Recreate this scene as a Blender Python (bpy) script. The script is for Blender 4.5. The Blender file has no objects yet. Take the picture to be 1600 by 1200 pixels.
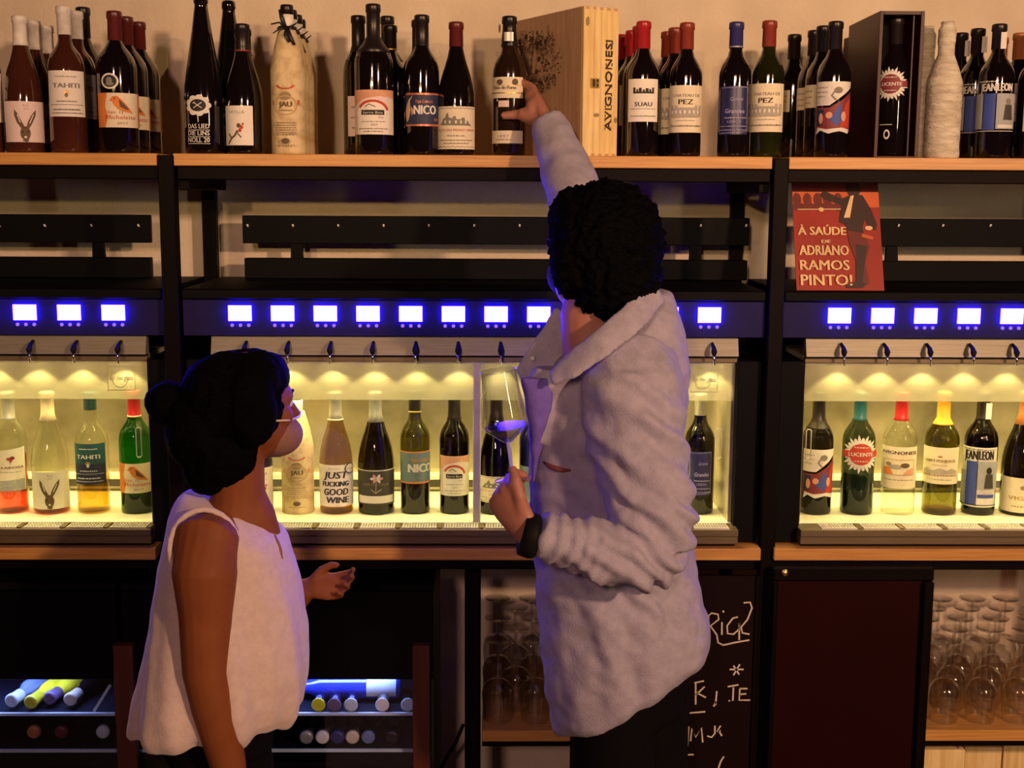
import bpy, math, random
from mathutils import Vector, Matrix, noise, geometry
from math import sin, cos, pi, radians

V = Vector
SC = bpy.context.scene
COL = SC.collection

# ------------------------------------------------------------------ camera
EYE = V((0.0, 0.0, 1.80))
YAW, PITCH, ROLL, FPX = radians(0.873), radians(8.528), radians(0.31), 2000.0
CF = V((sin(YAW)*cos(PITCH), cos(YAW)*cos(PITCH), -sin(PITCH)))
_rt = V((cos(YAW), -sin(YAW), 0.0))
_up = _rt.cross(CF)
CR = _rt*cos(ROLL) + _up*sin(ROLL)
CU = -_rt*sin(ROLL) + _up*cos(ROLL)


def U(px, py, Y):
    """the point of the vertical plane at distance Y that the photograph shows at (px, py)"""
    d = CF + CR*((px-800)/FPX) + CU*((600-py)/FPX)
    return EYE + d*(Y/d.y)


def PXM(p):
    """metres per photo pixel at point p"""
    return (V(p)-EYE).dot(CF)/FPX


cam_d = bpy.data.cameras.new('camera')
cam_d.sensor_fit = 'HORIZONTAL'
cam_d.sensor_width = 36.0
cam_d.lens = 36.0*FPX/1600.0
cam_d.clip_start = 0.05
cam = bpy.data.objects.new('camera', cam_d)
COL.objects.link(cam)
cam.matrix_world = Matrix(((CR.x, CU.x, -CF.x, EYE.x), (CR.y, CU.y, -CF.y, EYE.y), (CR.z, CU.z, -CF.z, EYE.z), (0, 0, 0, 1)))
SC.camera = cam

# ------------------------------------------------------------------ world, lamps, exposure
SC.view_settings.view_transform = 'Standard'
SC.view_settings.look = 'None'
SC.view_settings.gamma = 1.0
SC.view_settings.use_curve_mapping = False
SC.view_settings.exposure = 0.0
w = bpy.data.worlds.new('dim_bar')
SC.world = w
w.use_nodes = True
w.node_tree.nodes['Background'].inputs[0].default_value = (0.50, 0.24, 0.22, 1)
w.node_tree.nodes['Background'].inputs[1].default_value = 0.014


def area(name, loc, aim, sx, sy, watts, col, spread=180):
    l = bpy.data.lights.new(name, 'AREA')
    l.shape = 'RECTANGLE'
    l.size, l.size_y = sx, sy
    l.energy = watts
    l.color = col
    l.spread = radians(spread)
    o = bpy.data.objects.new(name, l)
    COL.objects.link(o)
    o.location = loc
    o.rotation_euler = (V(aim)-V(loc)).to_track_quat('-Z', 'Y').to_euler()
    return o


WARM = (1.0, 0.62, 0.26)
for _x, _ax, _w in ((-1.25, -.95, 140), (-.55, .15, 155), (.15, 1.15, 145)):
    _l = bpy.data.lights.new('track_spot', 'SPOT')
    _l.energy, _l.color, _l.spot_size, _l.spot_blend, _l.shadow_soft_size = _w, WARM, radians(27), .7, .05
    _o = bpy.data.objects.new('track_spot', _l)
    COL.objects.link(_o)
    _o.location = (_x, -1.7, 2.36 if _x < 0 else 2.80)
    _o.rotation_euler = (V((_ax, 3.5, 2.18))-V(_o.location)).to_track_quat('-Z', 'Y').to_euler()
area('pendant_lamp', (2.25, -1.0, 2.60), (0.2, 3.0, 1.8), 0.18, 0.18, 128, (1.0, .57, .33))
area('ceiling_lamp', (-0.7, -2.2, 2.80), (0.0, 3.0, 1.5), 0.3, 0.3, 50, (1.0, .56, .46))
area('wall_lamp', (2.5, -0.5, 1.78), (0.2, 3.0, 1.9), 0.09, 0.62, 16, (1.0, 0.78, 0.5))

# ------------------------------------------------------------------ mesh building


class MB:
    def __init__(s):
        s.v, s.f, s.sm = [], [], []

    def add(s, vs, fs, smooth=False):
        b = len(s.v)
        s.v += [tuple(x) for x in vs]
        s.f += [tuple(b+i for i in f) for f in fs]
        s.sm += [smooth]*len(fs)
        return s

    def box(s, x0, x1, y0, y1, z0, z1, c=0.0):
        """box, its edges chamfered by c"""
        if x0 > x1: x0, x1 = x1, x0
        if y0 > y1: y0, y1 = y1, y0
        if z0 > z1: z0, z1 = z1, z0
        c = min(c, (x1-x0)*.45, (y1-y0)*.45, (z1-z0)*.45)
        if c <= 0:
            vs = [(x, y, z) for x in (x0, x1) for y in (y0, y1) for z in (z0, z1)]
            fs = [(0, 1, 3, 2), (4, 6, 7, 5), (0, 4, 5, 1), (2, 3, 7, 6), (0, 2, 6, 4), (1, 5, 7, 3)]
            return s.add(vs, fs)
        vs, idx = [], {}
        for i, x in enumerate((x0, x1)):
            for j, y in enumerate((y0, y1)):
                for k, z in enumerate((z0, z1)):
                    xi, yi, zi = x+(c if i == 0 else -c), y+(c if j == 0 else -c), z+(c if k == 0 else -c)
                    for ax, p in (('x', (x, yi, zi)), ('y', (xi, y, zi)), ('z', (xi, yi, z))):
                        idx[(i, j, k, ax)] = len(vs)
                        vs.append(p)
        g = lambda i, j, k, a: idx[(i, j, k, a)]
        fs = []
        for i in (0, 1):
            fs.append([g(i, j, k, 'x') for j, k in ((0, 0), (0, 1), (1, 1), (1, 0))][::1 if i == 0 else -1])
        for j in (0, 1):
            fs.append([g(i, j, k, 'y') for i, k in ((0, 0), (1, 0), (1, 1), (0, 1))][::1 if j == 0 else -1])
        for k in (0, 1):
            fs.append([g(i, j, k, 'z') for i, j in ((0, 0), (0, 1), (1, 1), (1, 0))][::1 if k == 0 else -1])
        for i in (0, 1):
            for j in (0, 1):
                fs.append([g(i, j, 0, 'x'), g(i, j, 1, 'x'), g(i, j, 1, 'y'), g(i, j, 0, 'y')])
        for i in (0, 1):
            for k in (0, 1):
                fs.append([g(i, 0, k, 'x'), g(i, 1, k, 'x'), g(i, 1, k, 'z'), g(i, 0, k, 'z')])
        for j in (0, 1):
            for k in (0, 1):
                fs.append([g(0, j, k, 'y'), g(1, j, k, 'y'), g(1, j, k, 'z'), g(0, j, k, 'z')])
        for i in (0, 1):
            for j in (0, 1):
                for k in (0, 1):
                    fs.append([g(i, j, k, 'x'), g(i, j, k, 'y'), g(i, j, k, 'z')])
        return s.add(vs, fs)

    def lathe(s, prof, n=28, c=(0, 0, 0), cap=True):
        vs, fs = [], []
        m = len(prof)
        for r, z in prof:
            for i in range(n):
                a = 2*pi*i/n
                vs.append((c[0]+r*cos(a), c[1]+r*sin(a), c[2]+z))
        for k in range(m-1):
            for i in range(n):
                j = (i+1) % n
                fs.append((k*n+i, k*n+j, (k+1)*n+j, (k+1)*n+i))
        s.add(vs, fs, True)
        if cap:
            b = len(s.v)-m*n
            s.f += [tuple(b+i for i in range(n))[::-1], tuple(b+(m-1)*n+i for i in range(n))]
            s.sm += [False, False]
        return s

    def rings(s, rs, n=20, smooth=True):
        """rs: (centre, half axis a, half axis b); a closed loft"""
        vs, fs = [], []
        for c, a, b in rs:
            c, a, b = V(c), V(a), V(b)
            for i in range(n):
                t = 2*pi*i/n
                vs.append(c+a*cos(t)+b*sin(t))
        m = len(rs)
        for k in range(m-1):
            for i in range(n):
                j = (i+1) % n
                fs.append((k*n+i, k*n+j, (k+1)*n+j, (k+1)*n+i))
        vs += [V(rs[0][0]), V(rs[-1][0])]
        for i in range(n):
            j = (i+1) % n
            fs.append((j, i, m*n))
            fs.append(((m-1)*n+i, (m-1)*n+j, m*n+1))
        return s.add(vs, fs, smooth)

    def tube(s, pts, rad, n=10, flat=1.0, hint=None):
        pts = [V(p) for p in pts]
        if not hasattr(rad, '__len__'): rad = [rad]*len(pts)
        rs = []
        ref = None
        for i, p in enumerate(pts):
            d = (pts[min(i+1, len(pts)-1)]-pts[max(i-1, 0)]).normalized()
            if ref is None:
                ref = V(hint) if hint else (V((0, 0, 1)) if abs(d.z) < .8 else V((0, 1, 0)))
            a = (ref-d*ref.dot(d)).normalized()
            b = d.cross(a)
            ref = a
            rs.append((p, a*rad[i]*flat, b*rad[i]))
        return s.rings(rs, n)

    def ball(s, c, ax, n=18, m=12):
        """ellipsoid, ax three half-axis vectors or a radius"""
        c = V(c)
        if not hasattr(ax, '__len__'): ax = (V((ax, 0, 0)), V((0, ax, 0)), V((0, 0, ax)))
        a, b, d = [V(x) for x in ax]
        rs = []
        for k in range(1, m):
            t = pi*k/m
            rs.append((c-d*cos(t), a*sin(t), b*sin(t)))
        i0 = len(s.v)
        s.rings(rs, n)
        s.v[-2] = tuple(c-d)
        s.v[-1] = tuple(c+d)
        return s

    def prism(s, poly, y0, y1):
        """poly in x,z; extruded along y"""
        n = len(poly)
        vs = [(x, y0, z) for x, z in poly]+[(x, y1, z) for x, z in poly]
        fs = [(i, (i+1) % n, n+(i+1) % n, n+i) for i in range(n)]
        tr = geometry.tessellate_polygon([[V((x, z, 0)) for x, z in poly]])
        fs += [tuple(t) for t in tr]+[tuple(n+i for i in t[::-1]) for t in tr]
        return s.add(vs, fs)

    def mesh(s, name):
        me = bpy.data.meshes.new(name)
        me.from_pydata(s.v, [], s.f)
        me.polygons.foreach_set('use_smooth', s.sm)
        me.update()
        return me


def fix_normals(me):
    import bmesh
    b = bmesh.new()
    b.from_mesh(me)
    bmesh.ops.recalc_face_normals(b, faces=b.faces)
    b.to_mesh(me)
    b.free()


def obj(name, mb, m, parent=None, recalc=True):
    me = mb.mesh(name) if isinstance(mb, MB) else mb
    if recalc: fix_normals(me)
    if m is not None and not me.materials: me.materials.append(m)
    o = bpy.data.objects.new(name, me)
    COL.objects.link(o)
    if parent is not None: o.parent = parent
    return o


def tag(o, label, cat, group=None):
    o['label'] = label
    o['category'] = cat
    if group: o['group'] = group
    return o


def thing(name, label, cat, loc=(0, 0, 0), rotz=0.0, group=None):
    o = bpy.data.objects.new(name, None)
    COL.objects.link(o)
    o.location = loc
    o.rotation_euler = (0, 0, rotz)
    o.empty_display_size = .02
    return tag(o, label, cat, group)


def struct(name, mb, m):
    o = obj(name, mb, m)
    o['kind'] = 'structure'
    return o


KIDS = {}


def dup(root, loc, rotz, label, group=None):
    def rec(o, par):
        c = o.copy()
        COL.objects.link(c)
        if par is not None: c.parent = par
        for ch in o.children: rec(ch, c)
        return c
    r = rec(root, None)
    r.location = loc
    r.rotation_euler = (0, 0, rotz)
    r['label'] = label
    if group: r['group'] = group
    return r


def solid(name, mb, m, parent, voxel, smooth=4, disp=None, fac=.5):
    """join overlapping closed shapes into one continuous skin"""
    me = mb.mesh(name)
    o = bpy.data.objects.new(name, me)
    COL.objects.link(o)
    r = o.modifiers.new('r', 'REMESH')
    r.mode = 'VOXEL'
    r.voxel_size = voxel
    r.use_smooth_shade = True
    if smooth:
        k = o.modifiers.new('s', 'SMOOTH')
        k.factor = fac
        k.iterations = smooth
    dg = bpy.context.evaluated_depsgraph_get()
    new = bpy.data.meshes.new_from_object(o.evaluated_get(dg))
    o.modifiers.clear()
    o.data = new
    new.name = name
    new.materials.clear()
    new.materials.append(m)
    if disp:
        nor = [v.normal.copy() for v in new.vertices]
        for v, nn in zip(new.vertices, nor):
            v.co = disp(v.co, nn)
    for p in new.polygons: p.use_smooth = True
    new.update()
    if parent is not None: o.parent = parent
    return o

# ------------------------------------------------------------------ materials


MATS = {}


def mat(name, c, c2=None, rough=.5, metal=0.0, scale=20.0, stretch=(1, 1, 1), bump=0.0, bscale=None, detail=4.0,
        coat=0.0, spec=.5, emit=None, es=0.0, sheen=0.0, lo=.35, hi=.65, sss=0.0):
    if name in MATS: return MATS[name]
    m = bpy.data.materials.new(name)
    m.use_nodes = True
    nt = m.node_tree
    b = nt.nodes['Principled BSDF']
    N, L = nt.nodes.new, nt.links.new
    tc = N('ShaderNodeTexCoord')
    mp = N('ShaderNodeMapping')
    mp.inputs['Scale'].default_value = stretch
    L(tc.outputs['Object'], mp.inputs[0])
    nz = N('ShaderNodeTexNoise')
    nz.inputs['Scale'].default_value = scale
    nz.inputs['Detail'].default_value = detail
    L(mp.outputs[0], nz.inputs['Vector'])
    cr = N('ShaderNodeValToRGB')
    c2 = c2 or tuple(x*.82 for x in c)
    cr.color_ramp.elements[0].color = (*c2, 1)
    cr.color_ramp.elements[1].color = (*c, 1)
    cr.color_ramp.elements[0].position = lo
    cr.color_ramp.elements[1].position = hi
    L(nz.outputs[0], cr.inputs[0])
    L(cr.outputs[0], b.inputs['Base Color'])
    b.inputs['Roughness'].default_value = rough
    b.inputs['Metallic'].default_value = metal
    b.inputs['Coat Weight'].default_value = coat
    b.inputs['Coat Roughness'].default_value = .04
    b.inputs['Specular IOR Level'].default_value = spec
    b.inputs['Sheen Weight'].default_value = sheen
    b.inputs['Sheen Roughness'].default_value = .5
    if sss:
        b.inputs['Subsurface Weight'].default_value = sss
        b.inputs['Subsurface Radius'].default_value = (.02, .008, .004)
        b.inputs['Subsurface Scale'].default_value = .3
    if emit:
        b.inputs['Emission Color'].default_value = (*emit, 1)
        b.inputs['Emission Strength'].default_value = es
    if bump:
        n2 = N('ShaderNodeTexNoise')
        n2.inputs['Scale'].default_value = bscale or scale*3
        n2.inputs['Detail'].default_value = 5
        L(mp.outputs[0], n2.inputs['Vector'])
        bp = N('ShaderNodeBump')
        bp.inputs['Strength'].default_value = bump
        bp.inputs['Distance'].default_value = .004
        L(n2.outputs[0], bp.inputs['Height'])
        L(bp.outputs[0], b.inputs['Normal'])
    MATS[name] = m
    return m


def thin_glass(name, tint=(1, 1, 1), rough=.02, base=.05, edge=.55, diffuse=0.0, dcol=(1, 1, 1), power=3.0):
    """thin clear pane or vessel wall: tinted transmission plus grazing reflection"""
    if name in MATS: return MATS[name]
    m = bpy.data.materials.new(name)
    m.use_nodes = True
    nt = m.node_tree
    nt.nodes.remove(nt.nodes['Principled BSDF'])
    N, L = nt.nodes.new, nt.links.new
    out = nt.nodes['Material Output']
    tr = N('ShaderNodeBsdfTransparent')
    nz = N('ShaderNodeTexNoise')
    nz.inputs['Scale'].default_value = 6
    cr = N('ShaderNodeValToRGB')
    cr.color_ramp.elements[0].color = (*[x*.97 for x in tint], 1)
    cr.color_ramp.elements[1].color = (*tint, 1)
    L(nz.outputs[0], cr.inputs[0])
    L(cr.outputs[0], tr.inputs[0])
    gl = N('ShaderNodeBsdfGlossy')
    gl.inputs['Roughness'].default_value = rough
    lw = N('ShaderNodeLayerWeight')
    lw.inputs['Blend'].default_value = .5
    pw = N('ShaderNodeMath'); pw.operation = 'POWER'; pw.inputs[1].default_value = power
    L(lw.outputs['Facing'], pw.inputs[0])
    mr = N('ShaderNodeMapRange')
    mr.inputs['To Min'].default_value = base
    mr.inputs['To Max'].default_value = edge
    L(pw.outputs[0], mr.inputs[0])
    mx = N('ShaderNodeMixShader')
    L(mr.outputs[0], mx.inputs[0])
    L(tr.outputs[0], mx.inputs[1])
    L(gl.outputs[0], mx.inputs[2])
    last = mx
    if diffuse:
        df = N('ShaderNodeBsdfTranslucent'); df.inputs[0].default_value = (*dcol, 1)
        d2 = N('ShaderNodeBsdfDiffuse'); d2.inputs[0].default_value = (*dcol, 1)
        m1 = N('ShaderNodeMixShader'); m1.inputs[0].default_value = .4
        L(df.outputs[0], m1.inputs[1]); L(d2.outputs[0], m1.inputs[2])
        m2 = N('ShaderNodeMixShader'); m2.inputs[0].default_value = diffuse
        L(mx.outputs[0], m2.inputs[1]); L(m1.outputs[0], m2.inputs[2])
        last = m2
    L(last.outputs[0], out.inputs[0])
    MATS[name] = m
    return m


def emis(name, col, s):
    if name in MATS: return MATS[name]
    m = bpy.data.materials.new(name)
    m.use_nodes = True
    nt = m.node_tree
    nt.nodes.remove(nt.nodes['Principled BSDF'])
    e = nt.nodes.new('ShaderNodeEmission')
    e.inputs[0].default_value = (*col, 1)
    e.inputs[1].default_value = s
    nt.links.new(e.outputs[0], nt.nodes['Material Output'].inputs[0])
    MATS[name] = m
    return m


M_WALL = mat('plaster_wall', (.74, .64, .50), (.66, .56, .43), rough=.9, scale=7, bump=.55, bscale=75)
M_FLOOR = mat('floor_boards', (.12, .07, .04), (.07, .04, .025), rough=.5, scale=6, stretch=(1, 8, 1))
M_WOOD = mat('oak_board', (.66, .34, .085), (.47, .205, .045), rough=.45, scale=9, stretch=(.7, 12, 22), lo=.3, hi=.7)
M_WOODR = mat('red_brown_board', (.10, .018, .009), (.07, .012, .007), rough=.5, scale=9, stretch=(14, 8, .8))
M_STEEL = mat('black_steel', (.0035, .0014, .0012), rough=.55, spec=.08, scale=30)
M_HOUSE = mat('black_housing', (.002, .0018, .0025), rough=.6, spec=.10, scale=30)
M_PANEL = mat('smoked_panel', (.012, .008, .075), rough=.6, spec=.15, scale=40)  # blue put into the base colour to carry the screens' glow
M_STAIN = mat('brushed_steel', (.30, .28, .22), (.23, .21, .165), rough=.42, metal=.4, scale=10, stretch=(1, 30, 60))
M_STAIND = mat('dark_brushed_steel', (.22, .165, .09), (.16, .12, .07), rough=.42, metal=.5, scale=10, stretch=(1, 30, 60))
M_CHROME = mat('chrome', (.85, .83, .8), rough=.12, metal=1.0)
M_INNER = mat('chamber_steel', (.74, .66, .48), (.34, .30, .21), rough=.36, metal=.65, scale=7, bump=.1, lo=.3, hi=.7)
_n = M_INNER.node_tree
_n.nodes['Principled BSDF'].inputs['Anisotropic'].default_value = .85
_t = _n.nodes.new('ShaderNodeTangent'); _t.direction_type = 'RADIAL'; _t.axis = 'Z'
_n.links.new(_t.outputs[0], _n.nodes['Principled BSDF'].inputs['Tangent'])
M_INFLOOR = mat('chamber_floor', (.82, .80, .72), rough=.5)
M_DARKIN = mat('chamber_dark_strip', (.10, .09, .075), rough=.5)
M_BLACK = mat('black_rubber', (.008, .007, .007), rough=.6, spec=.1)
M_BLACKG = mat('glossy_black', (.002, .002, .003), rough=.25, spec=.15)
M_CREAM = mat('cream_plastic', (.75, .72, .6), rough=.4)
M_SCREEN = emis('lcd_backlight', (.030, .0095, 1.0), 140)
M_RIMGLOW = emis('added_rim_glow', (.004, .002, 1.0), 45)  # glowing rim added to throw a blue halo on the panel
M_LED = emis('violet_led', (.35, .16, 1.0), 1.1)
M_LAMP = emis('chamber_led', (1.0, .80, .38), 30)
M_PANE = thin_glass('clear_pane', (1, 1, .98), base=.03, edge=.3)
M_FROST = thin_glass('frosted_pane', (1, 1, .96), rough=.3, base=.04, edge=.2, diffuse=.40, dcol=(.62, .60, .50))
M_WGLASS = thin_glass('wine_glass', (.93, .93, .93), base=.08, edge=.98, power=1.7)
M_CHALK = mat('chalk', (.72, .62, .48), rough=.9, scale=300)
M_BOARD = mat('blackboard', (.009, .002, .002), (.007, .0018, .0018), spec=.1, rough=.6, scale=5)
M_BOARDR = mat('red_black_board', (.017, .0012, .0012), spec=.08, rough=.5, scale=5)
M_BRASS = mat('brass', (.7, .5, .2), rough=.3, metal=1)
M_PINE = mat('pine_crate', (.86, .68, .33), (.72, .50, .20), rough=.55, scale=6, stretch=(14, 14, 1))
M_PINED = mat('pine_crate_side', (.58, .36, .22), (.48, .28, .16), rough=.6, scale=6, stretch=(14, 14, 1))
M_INKBR = mat('burnt_ink', (.06, .025, .012), rough=.8)
M_INKBL = mat('black_ink', (.02, .018, .018), rough=.7)
M_INKGR = mat('grey_ink', (.25, .23, .2), rough=.7)
M_INKRED = mat('red_ink', (.55, .06, .03), rough=.7)
M_INKOR = mat('orange_ink', (.80, .25, .05), rough=.7)
M_INKBLUE = mat('blue_ink', (.05, .09, .42), rough=.6)
M_INKNAVY = mat('navy_ink', (.02, .03, .09), rough=.6)
M_INKTEAL = mat('teal_ink', (.02, .11, .14), rough=.6)
M_INKSTEEL = mat('steel_blue_ink', (.16, .24, .27), rough=.6)
M_INKSLATE = mat('slate_ink', (.06, .055, .05), rough=.6)
M_INKPINK = mat('salmon_ink', (.75, .38, .25), rough=.7)
M_INKCOP = mat('copper_ink', (.65, .20, .10), rough=.4, metal=.3)
M_PAPER = mat('white_paper', (.84, .80, .74), (.80, .76, .69), rough=.75, scale=40)
M_PAPERC = mat('cream_paper', (.82, .74, .56), (.76, .68, .5), rough=.75, scale=40)
M_PAPERP = mat('pink_paper', (.80, .66, .64), (.76, .61, .58), rough=.75, scale=40)
M_PRW = mat('white_ink', (.82, .80, .76), rough=.7)
M_GOLD = mat('gold_ink', (.6, .42, .12), rough=.4, metal=.6)
# ------------------------------------------------------------------ flat print on labels
_fonts = {}


def font_mesh(s):
    if s in _fonts: return _fonts[s]
    c = bpy.data.curves.new('lettering', 'FONT')
    c.body = s
    c.size = 1.0
    c.resolution_u = 2
    c.align_x = 'LEFT'
    o = bpy.data.objects.new('lettering', c)
    COL.objects.link(o)
    dg = bpy.context.evaluated_depsgraph_get()
    dg.update()
    me = o.evaluated_get(dg).to_mesh()
    vs = [(v.co.x, v.co.y) for v in me.vertices]
    fs = [tuple(p.vertices) for p in me.polygons]
    o.evaluated_get(dg).to_mesh_clear()
    bpy.data.objects.remove(o)
    bpy.data.curves.remove(c)
    xs = [v[0] for v in vs] or [0]
    ys = [v[1] for v in vs] or [0]
    _fonts[s] = (vs, fs, min(xs), max(xs), min(ys), max(ys))
    return _fonts[s]


class Art:
    """shapes in label coordinates u (-1..1 across), v (0..1 up), laid on a cylinder of radius R, or on a plane if R is None"""

    def __init__(s, R, uc, hw, z0, z1, xf=None, off=.0008, seed=1):
        s.R, s.uc, s.hw, s.z0, s.z1, s.k, s.L = R, uc, hw, z0, z1, 0, {}
        s.xf, s.off = xf, off
        s.h = z1-z0
        s.rnd = random.Random(seed)

    def P(s, u, v, k):
        x, z = s.uc+u*s.hw, s.z0+v*s.h
        o = s.off+.00013*k
        if s.R:
            t = x/s.R
            p = ((s.R+o)*sin(t), -(s.R+o)*cos(t), z)
        else:
            p = (x, -o, z)
        return s.xf(V(p)) if s.xf else p

    def tri(s, m, vs, fs):
        k = s.k
        s.k += 1
        mb = s.L.setdefault(m.name, (m, MB()))[1]
        lim = .007/s.hw if s.R else 9e9
        ov, of = [], []

        def rec(a, b, c, d):
            e = [(abs(a[0]-b[0]), a, b, c), (abs(b[0]-c[0]), b, c, a), (abs(c[0]-a[0]), c, a, b)]
            e.sort(key=lambda q: -q[0])
            if e[0][0] > lim and d < 7:
                _, p, q, r = e[0]
                mid = ((p[0]+q[0])/2, (p[1]+q[1])/2)
                rec(p, mid, r, d+1)
                rec(mid, q, r, d+1)
            else:
                i = len(ov)
                ov.extend([s.P(*a, k), s.P(*b, k), s.P(*c, k)])
                of.append((i, i+1, i+2))
        for f in fs:
            for i in range(1, len(f)-1):
                a, b, c = vs[f[0]], vs[f[i]], vs[f[i+1]]
                if (b[0]-a[0])*(c[1]-a[1])-(b[1]-a[1])*(c[0]-a[0]) < 0: b, c = c, b
                rec(a, b, c, 0)
        mb.add(ov, of)

    def poly(s, pts, m):
        s.tri(m, pts, geometry.tessellate_polygon([[V((x, y, 0)) for x, y in pts]]))

    def rect(s, u0, v0, u1, v1, m):
        s.poly([(u0, v0), (u1, v0), (u1, v1), (u0, v1)], m)

    def ell(s, cx, cy, rx, ry, m, n=18, rot=0.0):
        asp = s.hw/s.h
        q = []
        for i in range(n):
            a, b = rx*cos(2*pi*i/n)*asp, ry*sin(2*pi*i/n)
            q.append((cx+(a*cos(rot)-b*sin(rot))/asp, cy+a*sin(rot)+b*cos(rot)))
        s.poly(q, m)

    def ring(s, cx, cy, rx, ry, w, m, n=24, a0=0, a1=2*pi):
        vs, fs = [], []
        for i in range(n+1):
            t = a0+(a1-a0)*i/n
            vs += [(cx+rx*cos(t), cy+ry*sin(t)), (cx+rx*(1-w)*cos(t), cy+ry*(1-w)*sin(t))]
        for i in range(n): fs.append((2*i, 2*i+2, 2*i+3, 2*i+1))
        s.tri(m, vs, fs)

    def line(s, pts, w, m):
        """w: width in fractions of the label height"""
        asp = s.hw/s.h
        vs, fs = [], []
        for i, p in enumerate(pts):
            a, b = pts[max(i-1, 0)], pts[min(i+1, len(pts)-1)]
            dx, dy = (b[0]-a[0])*asp, b[1]-a[1]
            l = math.hypot(dx, dy) or 1
            nx, ny = -dy/l*w/2, dx/l*w/2
            vs += [(p[0]+nx/asp, p[1]+ny), (p[0]-nx/asp, p[1]-ny)]
        for i in range(len(pts)-1): fs.append((2*i, 2*i+2, 2*i+3, 2*i+1))
        s.tri(m, vs, fs)

    def text(s, t, u, v, h, m, w=None, bold=0, slant=0.0):
        """capital height h (fraction of the label height) centred at u, baseline v; w: total width in u units"""
        vs, fs, x0, x1, y0, y1 = font_mesh(t)
        sy = h/.70
        sx = (w/(x1-x0)) if w else sy*s.h/s.hw
        cx = (x0+x1)/2
        for d in ((0,) if not bold else (-bold, 0, bold)):
            s.tri(m, [(u+d+(x-cx)*sx+slant*y*sy*s.h/s.hw, v+y*sy) for x, y in vs], fs)

    def scrib(s, u0, u1, v, h, m):
        u = u0
        while u < u1:
            w = s.rnd.uniform(.04, .12)
            s.rect(u, v, min(u+w, u1), v+h*s.rnd.uniform(.7, 1), m)
            u += w+.035

    def finish(s, parent, name='label_print'):
        for m, mb in s.L.values(): obj(name, mb, m, parent, recalc=False)


# ------------------------------------------------------------------ wine bottles
NECK = .0148
PROFS = {
    'bordeaux': [(1, .0), (1, .60), (.975, .635), (.88, .675), (.70, .715), (.52, .748), ('n', .79)],
    'burgundy': [(1, .0), (1, .40), (.975, .46), (.90, .53), (.76, .61), (.60, .68), (.48, .74), ('n', .82)],
    'flute': [(1, .0), (1, .34), (.96, .42), (.85, .52), (.70, .63), (.55, .74), (.45, .83), ('n', .92)],
    'round': [(1, .0), (1, .555), (.985, .60), (.92, .64), (.79, .68), (.60, .71), (.46, .735), ('n', .77)],
    'port': [(1, .0), (1, .575), (.985, .62), (.92, .66), (.79, .70), (.60, .73), (.5, .76), ('nb', .80), ('n', .90)],
}


def profile(kind, R, H, inner=0.0):
    n = NECK
    p = [(R*.86, 0.0), (R*.96, .0015), (R, .006)]
    for r, t in PROFS[kind][1:]:
        rr = n*1.04 if r == 'n' else n*1.25 if r == 'nb' else max(r*R, n*1.04)
        p.append((rr, t*H))
    p += [(n, .945*H), (n*1.13, .95*H), (n*1.13, .985*H), (n*.95, H)]
    if inner:
        p = [(max(r-inner, .002), max(z, .004)) for r, z in p]
    return p


def r_at(p, z):
    for (r0, z0), (r1, z1) in zip(p, p[1:]):
        if z0 <= z <= z1: return r0+(r1-r0)*(z-z0)/max(z1-z0, 1e-6)
    return p[-1][0]


M_DARK = mat('dark_bottle_glass', (.006, .0035, .004), rough=.07, coat=1.0, scale=5)
M_ROSE = mat('rose_bottle', (.075, .021, .011), (.045, .011, .007), rough=.07, coat=1.0, scale=5)
M_GREEN = mat('green_dark_bottle', (.016, .018, .003), (.007, .007, .002), rough=.07, coat=1.0, scale=9)
M_BROWN = mat('brown_bottle', (.022, .010, .005), rough=.12, coat=1.0)
M_FOILW = mat('white_foil', (.80, .76, .70), (.66, .62, .57), rough=.45, scale=60)
M_FOILC = mat('cream_foil', (.70, .58, .42), rough=.45, scale=60)
M_FOILD = mat('dark_foil', (.014, .009, .010), rough=.35)
M_FOILR = mat('dark_red_foil', (.13, .018, .016), (.08, .012, .012), rough=.35)
M_FOILRED = mat('red_foil', (.42, .016, .022), (.33, .012, .018), rough=.35)
M_FOILRU = mat('rust_foil', (.28, .045, .025), (.20, .03, .018), rough=.35)
M_FOILB = mat('blue_foil', (.035, .032, .16), rough=.35)
M_FOILO = mat('copper_foil', (.50, .18, .06), (.40, .13, .045), rough=.35)
M_FOILG = mat('orange_foil', (.85, .40, .04), rough=.35)
M_FOILT = mat('teal_foil', (.02, .10, .13), rough=.35)
M_FOILS = mat('silver_foil', (.45, .45, .42), (.3, .3, .28), rough=.35, metal=.4)
G_CLEAR = thin_glass('clear_bottle_glass', (.95, .96, .88), base=.06, edge=.8)
G_GREEN = thin_glass('green_bottle_glass', (.10, .50, .10), base=.05, edge=.6)
G_OLIVE = thin_glass('olive_bottle_glass', (.42, .40, .10), base=.05, edge=.6)
G_AMBER = thin_glass('amber_bottle_glass', (.62, .48, .18), base=.05, edge=.6)
G_SMOKE = thin_glass('smoky_bottle_glass', (.16, .13, .07), base=.05, edge=.6)
G_BLUEG = thin_glass('blue_green_bottle_glass', (.30, .36, .28), base=.05, edge=.6)
L_RED = mat('red_wine', (.010, .002, .003), rough=.08)
L_ROSE = thin_glass('rose_wine', (.80, .24, .14), base=.03, edge=.2)
L_WHITE = thin_glass('white_wine', (.90, .66, .15), base=.03, edge=.2)
L_TEAL = mat('teal_wine', (.010, .045, .05), rough=.1)  # teal base colour for the wine in the blue-green bottle


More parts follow.
